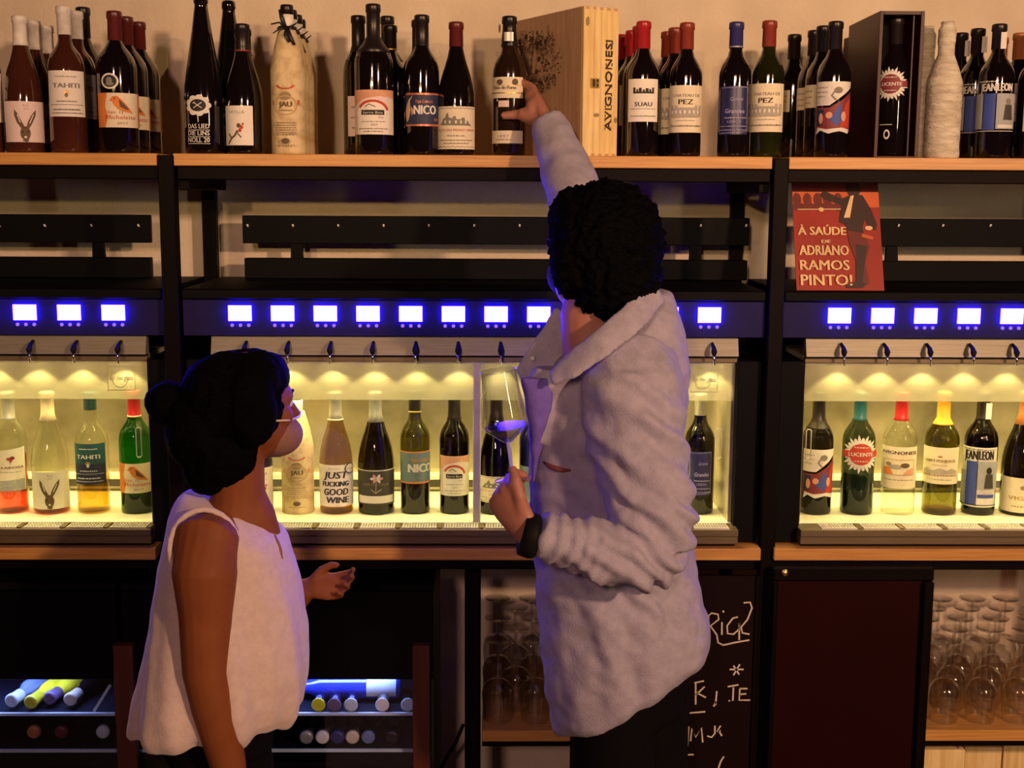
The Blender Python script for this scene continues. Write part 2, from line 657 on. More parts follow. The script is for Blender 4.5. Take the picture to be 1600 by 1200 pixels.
def bottle(label, kind, cx, top, wpx, Y, zb, glass, cap=None, lab=None, base=None, art=None, more=(), liquid=None,
           group='bottles on the top shelf', name='wine_bottle', seed=1, n=28, ref=None):
    """a bottle standing at height zb whose silhouette the photo shows wpx wide, centred on cx, its mouth at row top"""
    c = U(cx, ref or (top+205), Y)
    loc = V((c.x, Y, zb))
    k = PXM(loc)
    R = wpx/2*k
    H = U(cx, top, Y).z-zb
    rotz = -math.asin(loc.x/math.hypot(loc.x, Y))
    root = thing(name, label, 'bottle', loc, rotz, group)
    p = profile(kind, R, H)
    obj('bottle_glass', MB().lathe(p, n), glass, root)
    zz = lambda py: U(cx, py, Y-R).z-zb
    if liquid:
        lm, lpy = liquid
        lv = zz(lpy)
        q = [(r, z) for r, z in profile(kind, R, H, .0026) if z < lv]
        q.append((r_at(profile(kind, R, H, .0026), lv), lv))
        obj('wine', MB().lathe(q, 24), lm, root)
    if cap:
        cm, y1 = cap[0], cap[1]
        z0 = H-(y1-top)*k
        q = [(r_at(p, z0)+.0002, z0), (r_at(p, z0)+.0009, z0+.0005)]
        q += [(r+.0009, z) for r, z in p if z0+.001 < z < H-.001]
        q += [(NECK*1.13+.0004, H-.0008), (NECK*.9, H+.0008)]
        co = obj('foil_capsule', MB().lathe(q, 20), cm, root)
        if len(cap) > 2:
            z2 = z0+.0012
            r2 = r_at(p, z2)+.0011
            obj('capsule_band', MB().lathe([(r2, z2), (r2+.0004, z2+.0005), (r2+.0004, z2+.0028), (r2, z2+.0033)], 20, cap=False), cap[2], co)
    todo = []
    if lab: todo.append((lab, base, art))
    todo += list(more)
    for (x0, y0, x1, y1), bm, fn in todo:
        a = lambda x: R*math.asin(max(-.985, min(.985, (x-cx)*k/R)))
        u0, u1 = a(x0), a(x1)
        z0, z1 = zz(y1), zz(y0)
        par = root
        if bm is not None:
            seg = 14
            mb = MB()
            vs = []
            for rr in (R+.0007,):
                for i in range(seg+1):
                    t = (u0+(u1-u0)*i/seg)/R
                    vs += [(rr*sin(t), -rr*cos(t), z0), (rr*sin(t), -rr*cos(t), z1)]
            mb.add(vs, [(2*i, 2*i+2, 2*i+3, 2*i+1) for i in range(seg)], True)
            par = obj('paper_label', mb, bm, root, recalc=False)
        if fn:
            A = Art(R, (u0+u1)/2, (u1-u0)/2, z0, z1, seed=seed)
            fn(A)
            A.finish(par)
    root['R'] = R
    return root


RB_ = .085


def behind(root, dy, label, dx=0.0):
    l = root.location
    q = max(1.0, (2*root.get('R', .04)+.003)/RB_)
    x, y = l.x+dx, l.y+dy*q
    return dup(root, (x, y, l.z), -math.asin(x/math.hypot(x, y))+.12, label)


# ------------------------------------------------------------------ what is printed on the labels
def art_hare(A):
    m = A_HARE
    A.text('Rosé', 0, .88, .05, M_INKGR)
    A.text('2019', 0, .80, .04, M_INKGR)
    A.ell(-.05, .22, .20, .17, m)
    A.ell(-.03, .08, .10, .08, m)
    A.poly([(-.18, .32), (-.36, .48), (-.46, .66), (-.45, .80), (-.32, .70), (-.20, .54), (-.06, .36)], m)
    A.poly([(-.02, .34), (.06, .50), (.22, .68), (.40, .80), (.38, .66), (.24, .48), (.08, .32)], m)
    A.ell(-.15, .25, .03, .025, M_INKBL); A.ell(.05, .25, .03, .025, M_INKBL)
    A.ell(-.05, .12, .05, .03, M_PAPER)
    A.poly([(-.16, .02), (.06, .02), (.02, .10), (-.12, .10)], m)
    A.line([(-.33, .68), (-.22, .48)], .02, M_PAPER); A.line([(.28, .68), (.12, .46)], .02, M_PAPER)


A_HARE = mat('hare_ink', (.15, .10, .06), rough=.8)


def art_tahiti(A, ink=None, sub=None):
    i = ink or M_INKGR
    A.scrib(-.5, .5, .86, .025, i)
    A.text('TAHITI', 0, .63, .10, i, 1.25, .012)
    A.ell(0, .52, .13, .05, sub or M_GOLD); A.ell(0, .47, .07, .05, i)
    A.scrib(-.45, .45, .32, .03, i)
    A.line([(-.8, .26), (.8, .26)], .008, i)
    A.scrib(-.6, .6, .14, .03, i); A.scrib(-.7, .7, .07, .02, i)


def art_robin(A):
    A.poly([(-1, 0), (-.62, 0), (-.48, .3), (-.6, .62), (-.5, 1), (-1, 1)], M_INKOR)
    b = M_INKPINK
    A.poly([(-.42, .78), (-.30, .90), (-.12, .92), (.06, .80), (.24, .66), (.42, .50), (.52, .40), (.36, .43), (.10, .46), (-.12, .54), (-.26, .66), (-.30, .74)], M_INKOR)
    A.poly([(-.06, .82), (.10, .72), (.34, .52), (.20, .52), (-.02, .60)], A_HARE)
    A.ell(-.22, .84, .03, .02, M_INKBL)
    A.line([(-.02, .50), (-.04, .40)], .015, A_HARE); A.line([(.06, .48), (.06, .38)], .015, A_HARE)
    A.text('San', -.35, .40, .09, M_INKRED, .3)
    A.text('Micheletto', .02, .24, .12, M_INKRED, 1.2, .0, .1)
    A.text('2017', .06, .09, .07, M_INKGR, .4)
    A.rect(.86, 0, 1, 1, M_INKOR)


def art_medal(A):
    A.ell(0, .5, 1, .5, M_PRW); A.ell(0, .5, .78, .39, M_INKBL); A.ell(-.05, .55, .35, .2, M_INKGR); A.ell(.0, .33, .45, .12, M_INKGR)


def art_seal(A):
    for k in range(9):
        t = k*2*pi/9
        A.ell(.78*cos(t), .80+.155*sin(t), .34, .065, M_PRW)
    A.ell(0, .80, .9, .165, M_PRW); A.ell(0, .80, .68, .125, M_INKBL)
    A.line([(-.34, .86), (.34, .745)], .014, M_PRW); A.line([(.34, .86), (-.34, .745)], .014, M_PRW)
    A.line([(-.4, .84), (-.2, .87)], .012, M_PRW)
    A.line([(0, .63), (.03, .46)], .018, M_PRW)
    for v, t in ((.33, 'DAS LIED'), (.19, 'DIE LINS'), (.05, 'NOLL 20')):
        A.rect(-.92, v-.035, .92, v-.025, M_PRW)
        A.text(t, 0, v, .095, M_PRW, 1.75, .01)


def art_orchid(A):
    A.text('ORTILLA', .0, .80, .08, M_INKGR, 1.0)
    for x, y, r in ((.15, .50, .12), (.32, .46, .10), (.22, .38, .10), (.05, .34, .08), (.40, .54, .06)):
        A.ell(x, y, r, r*.5, M_INKRED if x > .2 else A_HARE)
    A.line([(-.55, .04), (-.3, .18), (-.1, .24), (.05, .34)], .05, A_HARE)
    A.line([(-.3, .18), (-.5, .30)], .04, A_HARE)
    A.line([(.1, .3), (.3, .2)], .03, A_HARE)


def art_hill(A):
    A.rect(-1, 0, 1, 1, M_PAPERP)
    A.poly([(-1, .62), (-.4, .80), (.2, .86), (1, .80), (1, 1), (-1, 1)], M_INKPINK)
    A.poly([(.55, 0), (1, 0), (1, .8), (.6, .8)], M_PAPERC)
    n = 14
    top = [(-.05+.68*cos(pi-pi*i/n), .48+.30*sin(pi*i/n)) for i in range(n+1)]
    A.poly(top+[(.63, .0), (-.73, .0)], M_PAPER)
    A.ring(-.05, .48, .68, .30, .18, M_INKRED, 14, .25, pi*.85)
    A.rect(-.52, .44, .40, .55, M_INKBL)
    A.text('Serra Boa', -.06, .468, .05, M_PRW, .78)
    A.line([(-.35, .62), (-.2, .68), (.05, .62)], .02, A_HARE)
    A.text('Tre', .25, .36, .05, A_HARE, .2)
    A.scrib(-.5, .4, .28, .02, M_INKGR); A.text('2019', 0, .20, .04, M_INKGR, .25); A.scrib(-.6, .5, .12, .025, M_INKGR); A.scrib(-.4, .3, .06, .02, M_INKGR)


def art_nico(A):
    A.rect(-1, .94, 1, 1, M_INKCOP); A.rect(-1, 0, 1, .06, M_INKCOP)
    A.text('NICO', .15, .36, .27, M_PRW, 1.10, .022)
    A.text('Papa Conrado', .1, .70, .10, M_INKCOP, .85, 0, .15)
    A.poly([(-.86, .12), (-.70, .20), (-.58, .48), (-.62, .75), (-.46, .92), (-.70, .80), (-.86, .62), (-.95, .42)], A_SKIN)
    A.poly([(-.52, .30), (-.40, .46), (-.56, .60)], A_SKIN)
    A.text('DOC', .72, .16, .08, M_INKOR, .25)


A_SKIN = mat('ochre_ink', (.62, .42, .26), rough=.7)


def art_castle(A):
    c = M_INKGR
    A.line([(-.95, .955)]+[(-.95+.1*i, .955+.012*(-1)**i) for i in range(1, 20)], .016, c)
    A.line([(-.95, .055)]+[(-.95+.1*i, .055+.012*(-1)**i) for i in range(1, 20)], .016, c)
    A.poly([(-.72, .56), (-.64, .64), (-.56, .72), (-.46, .74), (-.44, .80), (-.34, .86), (-.30, .74), (-.16, .72), (-.12, .77), (-.02, .77), (.0, .70), (.2, .70), (.24, .74), (.34, .74), (.36, .68), (.5, .66), (.56, .60), (.7, .55)], c)
    for x in (-.5, -.3, -.05, .15, .35): A.rect(x, .60, x+.07, .67, M_PAPERC)
    A.text('CLOS DU MONT VIEUX', 0, .42, .055, M_INKRED, 1.7)
    A.scrib(-.35, .35, .30, .03, c); A.scrib(-.7, .7, .20, .025, c); A.scrib(-.5, .5, .13, .02, c)


def art_port(A):
    A.text('Vinho do Porto', -.1, .42, .16, M_INKBL, 1.3, .01, .1)
    A.ell(-.3, .76, .18, .14, A_HARE); A.ell(.5, .76, .16, .16, A_HARE); A.rect(-1, .22, 1, .27, M_GOLD)
    A.line([(-.9, .60), (.9, .60)], .02, M_GOLD)


def art_port2(A):
    A.text('1997', -.1, .45, .22, M_INKGR, .6); A.scrib(-.5, .3, .25, .1, M_INKGR)


def art_house(A, name, sub, ht=.10, wd=1.0, old=False):
    c = M_INKBL if not old else M_INKGR
    A.ell(0, .965, .06, .025, M_GOLD)
    A.rect(-.55, .66, .55, .70, c)
    for x, w, h in ((-.62, .14, .14), (-.42, .10, .10), (-.28, .16, .13), (-.06, .12, .09), (.10, .18, .12), (.32, .12, .10), (.5, .12, .14)):
        A.rect(x, .66, x+w, .66+h, c)
    A.text(name, 0, .36, ht, c, wd, .006)
    A.line([(-.75, .30), (.75, .30)], .008, c)
    A.scrib(-.75, .75, .12, .025, M_INKGR)


def art_pez(A):
    A.text('CHATEAU DE', 0, .755, .062, M_INKGR, 1.35, .008)
    A.text('PEZ', -.02, .60, .105, M_INKBL, .66, .012)
    g = A_GREYG
    A.rect(-.78, .36, .78, .50, g)
    for x in (-.78, -.55, .38, .62): A.poly([(x, .48), (x+.17, .48), (x+.14, .58), (x+.03, .58)], g)
    A.rect(-.4, .48, .4, .53, g)
    for i in range(7): A.rect(-.7+.2*i, .40, -.62+.2*i, .47, M_PAPER)
    A.poly([(-.85, .36), (.85, .36), (.5, .32), (-.5, .32)], g)
    A.scrib(-.4, .4, .25, .02, g); A.scrib(-.72, .72, .13, .03, M_INKGR)


A_GREYG = mat('soft_grey_ink', (.46, .43, .36), rough=.8)


def art_bluelab(A):
    A.rect(-1, 0, 1, 1, M_INKBLUE2)
    for p in ([(-.95, .02), (-.95, .96), (.95, .98)], [(.95, .98), (.95, .06), (-.95, .02)]): A.line(p, .012, A_LAV)
    A.text('Quinta', .2, .70, .07, A_LAV, .8, 0, .2)
    A.text('Grandes', .1, .44, .09, A_LAV, 1.2, .01, .15)
    A.scrib(-.5, .8, .33, .03, A_LAV); A.text('LISBOA', .1, .24, .05, A_LAV, .8); A.scrib(-.8, .8, .16, .02, A_LAV); A.scrib(-.8, .8, .08, .02, A_LAV)


M_INKBLUE2 = mat('deep_blue_ink', (.022, .022, .11), rough=.4)
A_LAV = mat('lavender_ink', (.40, .38, .62), rough=.6)
A_MAROON = mat('maroon_ink', (.24, .035, .045), rough=.6)


def art_mural(A):
    A.poly([(-1, .56), (-.2, .56), (.35, .72), (1, .90), (1, 1), (-1, 1)], M_PRW)
    A.poly([(-1, .10), (1, .06), (1, .84), (.4, .66), (-.2, .52), (-1, .52)], A_MAROON)
    A.poly([(-.2, .30), (.1, .46), (.35, .60), (.45, .30), (.2, .18)], M_INKBLUE)
    A.poly([(.3, .12), (.95, .16), (.95, .72), (.62, .60)], M_INKRED)
    A.poly([(-.9, .18), (-.5, .2), (-.45, .48), (-.9, .5)], M_INKNAVY)
    A.ell(-.2, .38, .16, .06, M_INKPINK); A.ell(.5, .36, .13, .09, M_INKPINK); A.ell(-.6, .32, .12, .1, M_INKPINK)
    A.poly([(-.9, .02), (-.6, .10), (-.2, .04), (.3, .09), (.8, .04), (.9, .12), (.4, .15), (-.3, .12), (-.8, .16)], M_PRW)
    A.ell(.2, .84, .2, .06, M_INKGR); A.line([(.1, .86), (-.1, .74), (.1, .66)], .03, M_INKGR)
    A.scrib(-.9, -.3, .88, .02, M_INKGR); A.scrib(-.9, -.3, .80, .02, M_INKGR); A.scrib(-.9, -.4, .72, .02, M_INKGR)


def art_sun(A, band=None):
    asp = A.hw/A.h
    for k in range(26):
        t = 2*pi*k/26
        r0, r1 = .60, (1.0 if k % 2 else .84)
        w = .085
        f = lambda r, s: (r*cos(t)-s*sin(t), .5+(r*sin(t)+s*cos(t))*asp)
        A.poly([f(r0, -w), f(.8, -w*.8+.03), f(r1, .02), f(.78, w*.7+.03), f(r0, w)], M_PRW)
    A.ell(0, .5, .62, .62*asp, M_PRW)
    A.ell(0, .5, .55, .55*asp, band or A_MAROON)
    A.rect(-.92, .41, .92, .59, band or A_MAROON)
    A.text('LUCENTE', 0, .45, .10, M_PRW, 1.15, .008)
    A.scrib(-.3, .3, .68, .03, M_PRW); A.scrib(-.3, .3, .30, .03, M_PRW)


def art_o(A):
    A.ring(0, .32, .38, .30, .4, M_PRW); A.scrib(-1, .6, .88, .06, M_PRW)


def art_jean(A):
    A.text('JEAN', -.36, .80, .145, M_PRW, .66, .02)
    A.text('LEON', .36, .80, .145, M_PRW, .66, .02)
    A.rect(-.03, .76, .01, 1.0, M_PRW)
    A.scrib(-.8, 0, .965, .03, M_PRW)
    A.rect(-.98, .08, -.52, .75, A_GREYB); A.rect(-.48, .06, -.02, .75, M_INKBLUE); A.rect(.02, .08, .95, .75, A_GREYB)
    A.ell(.5, .60, .13, .06, M_INKGR); A.poly([(.3, .25), (.75, .25), (.68, .54), (.36, .54)], M_INKSLATE)
    A.rect(.1, .10, .8, .16, M_PRW); A.line([(-.9, .04), (.9, .04)], .012, M_PRW)


A_GREYB = mat('blue_grey_ink', (.42, .45, .47), rough=.6)


def art_jeanw(A):
    A.rect(-1, 0, 1, 1, M_PRW)
    A.text('JEAN', -.38, .795, .15, M_INKBL, .68, .025); A.text('LEON', .38, .80, .15, M_INKBL, .68, .025)
    A.rect(-.03, .02, .0, .98, M_INKBL); A.scrib(-.8, .8, .955, .025, M_INKGR)
    A.rect(-.52, .04, -.04, .77, M_INKBLUE); A.rect(-.95, .04, -.56, .60, A_GREYB)
    A.rect(.04, .30, .95, .77, A_GREYB); A.ell(.5, .62, .13, .06, M_INKBL); A.poly([(.3, .32), (.75, .32), (.68, .56), (.36, .56)], M_INKSLATE)
    A.rect(.05, .16, .8, .22, M_INKBLUE); A.rect(-1, .03, 1, .045, M_INKBL)


def art_jau(A):
    b = A_TAN
    A.ring(0, .72, .62, .05, .25, M_INKRED, 16, 3.3, 6.1)
    A.ell(0, .60, .34, .045, b)
    A.ring(0, .50, .74, .105, .12, A_TAN2)
    A.text('JAU', 0, .485, .055, A_HARE, .78, .02)
    A.scrib(-.4, .4, .44, .016, b)
    A.text('A', -.85, .50, .06, M_INKRED, .2); A.text('R', .85, .50, .06, M_INKRED, .2)
    for v in (.31, .285, .26, .235, .21, .19): A.scrib(-.6, .6, v, .012, b)
    A.ell(0, .12, .2, .03, A_HARE); A.scrib(-.5, .5, .07, .012, b)


A_TAN = mat('tan_ink', (.36, .26, .13), rough=.8)
A_TAN2 = mat('light_tan_ink', (.58, .40, .20), rough=.8)


def art_bella(A):
    A.poly([(-1, .22), (-1, .90), (1, 1), (1, 0), (-.3, .04)], M_PAPER)
    A.poly([(-1, 0), (-1, .22), (.95, .28), (.95, 0)], A_GREYB)
    A.ell(.1, .74, .12, .035, M_INKRED); A.ell(.28, .76, .12, .04, A_MAROON); A.ell(.2, .70, .08, .03, M_INKRED); A.line([(.2, .7), (.16, .62)], .015, A_MAROON)
    A.text('BELLAROSA', .05, .52, .05, A_MAROON, 1.6, .01); A.scrib(-.4, .7, .43, .02, M_INKGR)


def art_good(A):
    A.text('Bastian', -.1, .90, .035, M_INKGR, .45)
    for t, u, v, h, w, sl in (('JUST', .0, .68, .16, 1.0, .2), ('FUCKING', .0, .49, .12, 1.15, .1), ('GOOD', .02, .28, .16, 1.05, .1), ('WINE', .08, .09, .15, .95, .1)):
        A.text(t, u-.05, v, h, M_INKBL, w, .02, sl)
    A.text('2019', .05, .02, .025, M_INKGR, .2)
    A.ell(.62, .90, .27, .13, M_INKBL); A.ell(.62, .90, .22, .105, M_PAPERC); A.scrib(.45, .8, .89, .02, M_INKGR)


def art_flower(A):
    A.rect(-1, .97, 1, 1, M_PRW)
    for t in range(6):
        A.ell(.02+.14*cos(t*1.05), .76+.055*sin(t*1.05), .12, .04, M_PRW if t % 2 else A_PINKI, 12, t*1.05)
    A.text('ORTICOLA', 0, .56, .07, A_TAN, 1.05)
    A.line([(.02, .76), (0, .6), (-.02, .34)], .018, A_GREYG); A.line([(0, .36), (.2, .46)], .025, A_GREYG); A.line([(0, .34), (-.2, .46)], .025, A_GREYG)
    A.rect(-.78, .06, .78, .27, M_PAPER)


A_PINKI = mat('pink_ink', (.80, .35, .36), rough=.7)


def art_avig(A):
    A.text('AVIGNONESI', 0, .82, .08, M_INKBR, 1.7, .01)
    A.rect(-.72, .32, .76, .70, A_TAN2); A.rect(-.66, .34, .70, .68, M_PAPERC)
    A.poly([(-.66, .34), (-.2, .34), (-.35, .52), (-.66, .5)], M_INKOR); A.poly([(.2, .34), (.7, .34), (.7, .5), (.4, .46)], M_INKPINK)
    A.ell(-.1, .52, .28, .06, A_GREYG); A.ell(.3, .56, .2, .06, A_HARE); A.ell(-.42, .58, .14, .05, A_TAN)
    A.scrib(-.7, .7, .2, .025, M_INKGR)


def art_cha(A):
    A.ell(0, .75, .1, .03, M_GOLD)
    A.text('LABAT-POUJEAUX', 0, .60, .075, A_TAN, 1.4, .01); A.text('MOULIS', 0, .49, .045, M_INKGR, .6)
    A.poly([(-.8, .28), (-.8, .36), (-.6, .42), (-.3, .36), (0, .44), (.3, .38), (.5, .44), (.8, .36), (.8, .28)], A_GREYG)
    A.scrib(-.8, .8, .22, .05, A_TAN); A.scrib(-.5, .5, .12, .02, M_INKGR)


def art_vig(A):
    A.text('VIGNE', -.0, .36, .11, M_GOLD, 1.1, .012); A.scrib(-.4, .4, .16, .04, A_TAN)
    A.ell(0, .72, .1, .06, A_TAN)


def art_plain(A):
    A.scrib(-.6, .6, .7, .06, M_INKGR); A.scrib(-.6, .6, .45, .04, M_INKGR); A.scrib(-.5, .5, .2, .03, M_INKGR)
# ------------------------------------------------------------------ the setting
YW, Y0 = 3.52, 3.00                 # wall, front of the shelving
XL, XR = -2.3, 2.3
struct('wall_back', MB().box(XL-.3, XR+.3, YW, YW+.12, 0, 3.4), M_WALL)
struct('floor', MB().box(XL-.3, XR+.3, -3.2, YW, -.1, 0), M_FLOOR)

ZS = U(760, 242.5, Y0).z            # top of the upper boards
ZSB = U(760, 261.5, Y0).z
ZW = U(700, 857, Y0-.02).z          # top of the worktops
ZWB = U(700, 875.5, Y0-.02).z
X = lambda px, py=250, Y=Y0: U(px, py, Y).x
BAYS = [(-260, 245), (270, 1207), (1233, 1860)]
nm = ['left bay', 'middle bay', 'right bay']

for (a, b), s in zip(BAYS, ('short oak shelf board carrying the rosé bottles, ends at the left post', 'long oak shelf board carrying the wooden wine box', 'oak shelf board above the red poster, carrying the slotted dark box')):
    o = obj('shelf_board', MB().box(X(a), X(b), Y0, YW-.03, ZSB, ZS, .0015), M_WOOD)
    tag(o, s, 'shelf')
wx = [(-260, 246), (270, 1186), (1207, 1860)]
for (a, b), s in zip(wx, ('oak worktop under the dispenser beside the ponytail side, left of the woman', 'long oak worktop behind the two people', 'oak worktop above the framed dark board')):
    o = obj('worktop', MB().box(X(a, 865), X(b, 865), Y0-.02, YW-.01, ZWB, ZW, .0015), M_WOOD)
    tag(o, s, 'worktop')

# black steel frame: posts, rails, side beams
fr = thing('shelving_frame', 'black steel shelving frame with posts and rails along the plaster wall', 'shelving', (0, Y0, 0))
fr.location = (0, 0, 0)


def post(x0, x1, y0, y1, z0, z1, name='post'):
    obj(name, MB().box(x0, x1, y0, y1, z0, z1, .002), M_STEEL, fr)


PL = (X(248.5, 300), X(273.5, 300))
PR = (X(1207.5, 300), X(1231, 300))
zt = ZS-.004
for p in (PL, PR):
    post(p[0], p[1], Y0-.005, Y0+.035, 0, zt)
for a, b in ((318, 339), (1141, 1160)):
    post(U(a, 360, 3.47).x, U(b, 360, 3.47).x, 3.455, 3.49, 0, ZSB-.002)
# further posts hold the outer ends, beyond the frame
post(X(-255), X(-232), Y0, Y0+.04, 0, ZSB-.002)
post(X(1838), X(1860), Y0, Y0+.04, 0, ZSB-.002)
zr0, zr1 = U(760, 283, Y0+.02).z, U(760, 263, Y0+.02).z
for a, b in ((-255, 248), (274, 1207), (1232, 1860)):
    obj('front_rail', MB().box(X(a), X(b), Y0+.012, Y0+.045, zr0, ZSB-.001, .002), M_STEEL, fr)
zb0 = U(300, 297, 3.2).z
xa = U(339, 290, 3.47).x
obj('side_beam', MB().box(PL[1]+.001, PL[1]+.025, Y0+.036, 3.455, zb0, ZSB-.002, .002), M_STEEL, fr)
obj('side_beam', MB().box(PR[0]-.026, PR[0]-.001, Y0+.036, 3.455, zb0, ZSB-.002, .002), M_STEEL, fr)
# low rails under the worktops and the middle post
zl0 = U(760, 888, Y0+.03).z
for a, b in ((-255, 248), (274, 1188), (1210, 1860)):
    obj('low_rail', MB().box(X(a, 880), X(b, 880), Y0+.02, Y0+.05, zl0, ZWB-.001, .002), M_STEEL, fr)
post(X(726, 1000), X(751, 1000), Y0, Y0+.04, 0, zl0-.001)
# ------------------------------------------------------------------ wine dispensers
ZH = U(740, 453, 3.01).z            # top of the black housings
ZT = U(740, 826, 2.99).z            # drip tray
ZF = ZT-.002                        # chamber floor
YG = 3.058                          # glass
YB = 3.395                          # chamber back
zp = lambda py, Y=3.02, px=740: U(px, py, Y).z


def spot(name, loc, watts, col, deg, parent):
    l = bpy.data.lights.new(name, 'SPOT')
    l.energy = watts
    l.color = col
    l.spot_size = radians(deg)
    l.spot_blend = .15
    l.shadow_soft_size = .006
    o = bpy.data.objects.new(name, l)
    COL.objects.link(o)
    o.location = loc
    o.parent = parent
    return o


YEL = (1.0, .80, .27)


def dispenser(label, hx0, hx1, cx0, cx1, stations, dividers, logos, pulls):
    root = thing('wine_dispenser', label, 'wine dispenser', (0, 0, 0))
    P = lambda n, mb, m, par=root: obj(n, mb, m, par)
    zg1, zg0 = zp(567, YG), ZT-.003
    zc = zp(560, 3.06)               # chamber ceiling
    # black housing: two sides, a top, a back
    if cx0-hx0 > .004: P('housing_side', MB().box(hx0, cx0-.001, 3.03, 3.46, ZW+.002, zc, .002), M_HOUSE)
    if hx1-cx1 > .004: P('housing_side', MB().box(cx1+.001, hx1, 3.03, 3.46, ZW+.002, zc, .002), M_HOUSE)
    P('housing_top', MB().box(hx0, hx1, 3.036, 3.46, zp(527), ZH-.001, .002), M_HOUSE)
    P('housing_back', MB().box(hx0, hx1, 3.43, 3.46, ZW+.002, zp(527)-.001, .001), M_HOUSE)
    P('top_ledge', MB().box(hx0, hx1, 3.010, 3.0355, zp(469), ZH, .003), M_HOUSE)
    P('screen_panel', MB().box(hx0, hx1, 3.020, 3.0355, zp(526), zp(470), .001), M_PANEL)
    # steel spout strip, its top leaning back
    z0, z1 = zp(556), zp(528)
    mb = MB()
    a, b = cx0, cx1
    mb.rings([((a, 0, 0), (0, 0, 0), (0, 0, 0))], 4) if False else None
    vs = [(x, y, z) for x in (a, b) for y, z in ((3.026, z0), (3.040, z1), (3.060, z1), (3.060, z0))]
    mb.add(vs, [(0, 1, 2, 3), (7, 6, 5, 4), (0, 4, 5, 1), (1, 5, 6, 2), (2, 6, 7, 3), (3, 7, 4, 0)])
    P('spout_strip', mb, M_STAIN)
    P('lower_strip', MB().box(a, b, 3.040, 3.060, zp(567), z0-.003, .001), M_STAIND)
    P('strip_rod', MB().box(a, b, 3.030, 3.040, z0-.0045, z0-.0005), M_BLACK)
    # chamber
    P('chamber_back', MB().box(cx0, cx1, YB, YB+.03, ZF, zc), M_INNER)
    P('chamber_ceiling', MB().box(cx0, cx1, 3.061, YB+.03, zc, zc+.01), M_INNER)
    P('chamber_floor', MB().box(cx0, cx1, YG-.003, YB+.03, ZF-.012, ZF), M_INFLOOR)
    P('chamber_side', MB().box(cx0, cx0+.008, YG+.004, YB, ZF, zc), M_INNER)
    P('chamber_side', MB().box(cx1-.008, cx1, YG+.004, YB, ZF, zc), M_INNER)
    zl = U(740, 742, 3.36).z
    P('back_ledge', MB().box(cx0+.01, cx1-.01, 3.36, YB-.001, zl-.014, zl, .002), M_INFLOOR)
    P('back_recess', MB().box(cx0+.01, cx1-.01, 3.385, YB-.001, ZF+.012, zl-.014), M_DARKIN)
    # drip trays and base
    zb1, zb0 = zp(838, 2.99), ZW+.0075
    P('tray_shelf', MB().box(cx0-.006, cx1+.006, 2.990, YG-.004, zb1, ZT-.003, .001), M_STAIND)
    P('base_band', MB().box(cx0-.006, cx1+.006, 2.993, YG, zb0, zb1-.001, .0015), M_STAIND)
    P('base_plinth', MB().box(cx0, cx1, 3.004, YG, ZW, zb0-.001), M_BLACK)
    P('base_body', MB().box(cx0, cx1, YG+.001, 3.43, ZW+.002, ZF-.013), M_HOUSE)
    step = (stations[1]-stations[0]) if len(stations) > 1 else .1
    off = .018
    grille = None
    for x in stations:
        g0, g1 = x-step/2+off+.008, x+step/2+off-.008
        g0, g1 = max(g0, cx0), min(g1, cx1)
        if grille is None or abs((g1-g0)-grille[1]) > .002:
            m = MB()
            w = g1-g0
            m.box(0, w, 0, .003, 0, .004); m.box(0, w, .045, .048, 0, .004)
            for r in range(3):
                n = 13
                for i in range(n):
                    xx = w*(i+.5)/n
                    m.box(xx-w/n*.30, xx+w/n*.30, .005+r*.014, .014+r*.014, .0, .003)
            me = m.mesh('drip_grille')
            fix_normals(me)
            grille = (me, w)
        o = obj('drip_grille', grille[0], M_CREAM, root, recalc=False)
        o.location = (g0, 2.997, ZT-.003)
        P('grille_stop', MB().box(x+step/2+off-.006, x+step/2+off+.004, 2.998, 3.045, ZT-.003, ZT+.0005), M_STAIND)
    # stations: screen with an added glowing rim and three lit buttons, spout, chamber lamp
    s0 = None
    for x in stations:
        zs0, zs1 = zp(503), zp(478)
        if s0 is None:
            w = .0281
            e = MB().box(-w, w, -.0045, 0, zs0, zs1, .001)
            s0 = dict(rim=e.mesh('display_glow_rim'), lcd=MB().box(-w+.0008, w-.0008, -.0055, -.0045, zs0+.0008, zs1-.0008, .0004).mesh('display'))
            bt = MB()
            bt.tube([(0, 0, 0), (0, -.003, 0)], [.0042, .0042], 10)
            s0['btn'] = bt.mesh('button')
            nz = MB()
            nz.tube([(0, 3.030, zp(536)), (0, 3.008, zp(541)), (0, 3.000, zp(547)), (0, 2.999, zp(553))], [.0035, .005, .0072, .004], 10)
            s0['noz'] = nz.mesh('spout_nozzle')
            tb = MB()
            tb.tube([(0, 2.999, zp(550)), (0, 2.999, zp(559)), (.001, 3.000, zp(568))], [.0032, .0028, .0026], 8)
            s0['tube'] = tb.mesh('spout_tube')
            lp = MB().lathe([(.001, 0), (.011, .001), (.011, .006), (.006, .007)], 14)
            s0['lamp'] = lp.mesh('chamber_lamp')
            for me in s0.values(): fix_normals(me)
        rim = obj('display', s0['rim'], M_RIMGLOW, root, recalc=False)
        rim.location = (x, 3.0195, 0)
        obj('display_face', s0['lcd'], M_SCREEN, rim, recalc=False)
        for d in (-.0195, 0, .0195):
            o = obj('button', s0['btn'], M_LED, root, recalc=False)
            o.location = (x+d, 3.0205, zp(509.5))
        sx = x+.011
        o = obj('spout', s0['noz'], M_BLACK, root, recalc=False)
        o.location = (sx, 0, 0)
        t = obj('spout_tube', s0['tube'], M_CHROME, o, recalc=False)
        o = obj('chamber_lamp', s0['lamp'], M_LAMP, root, recalc=False)
        o.location = (x+.01, 3.10, zc-.0075)
        spot('lamp_beam', (x+.012, 3.088, zc-.010), 1.35, YEL, 104, root)
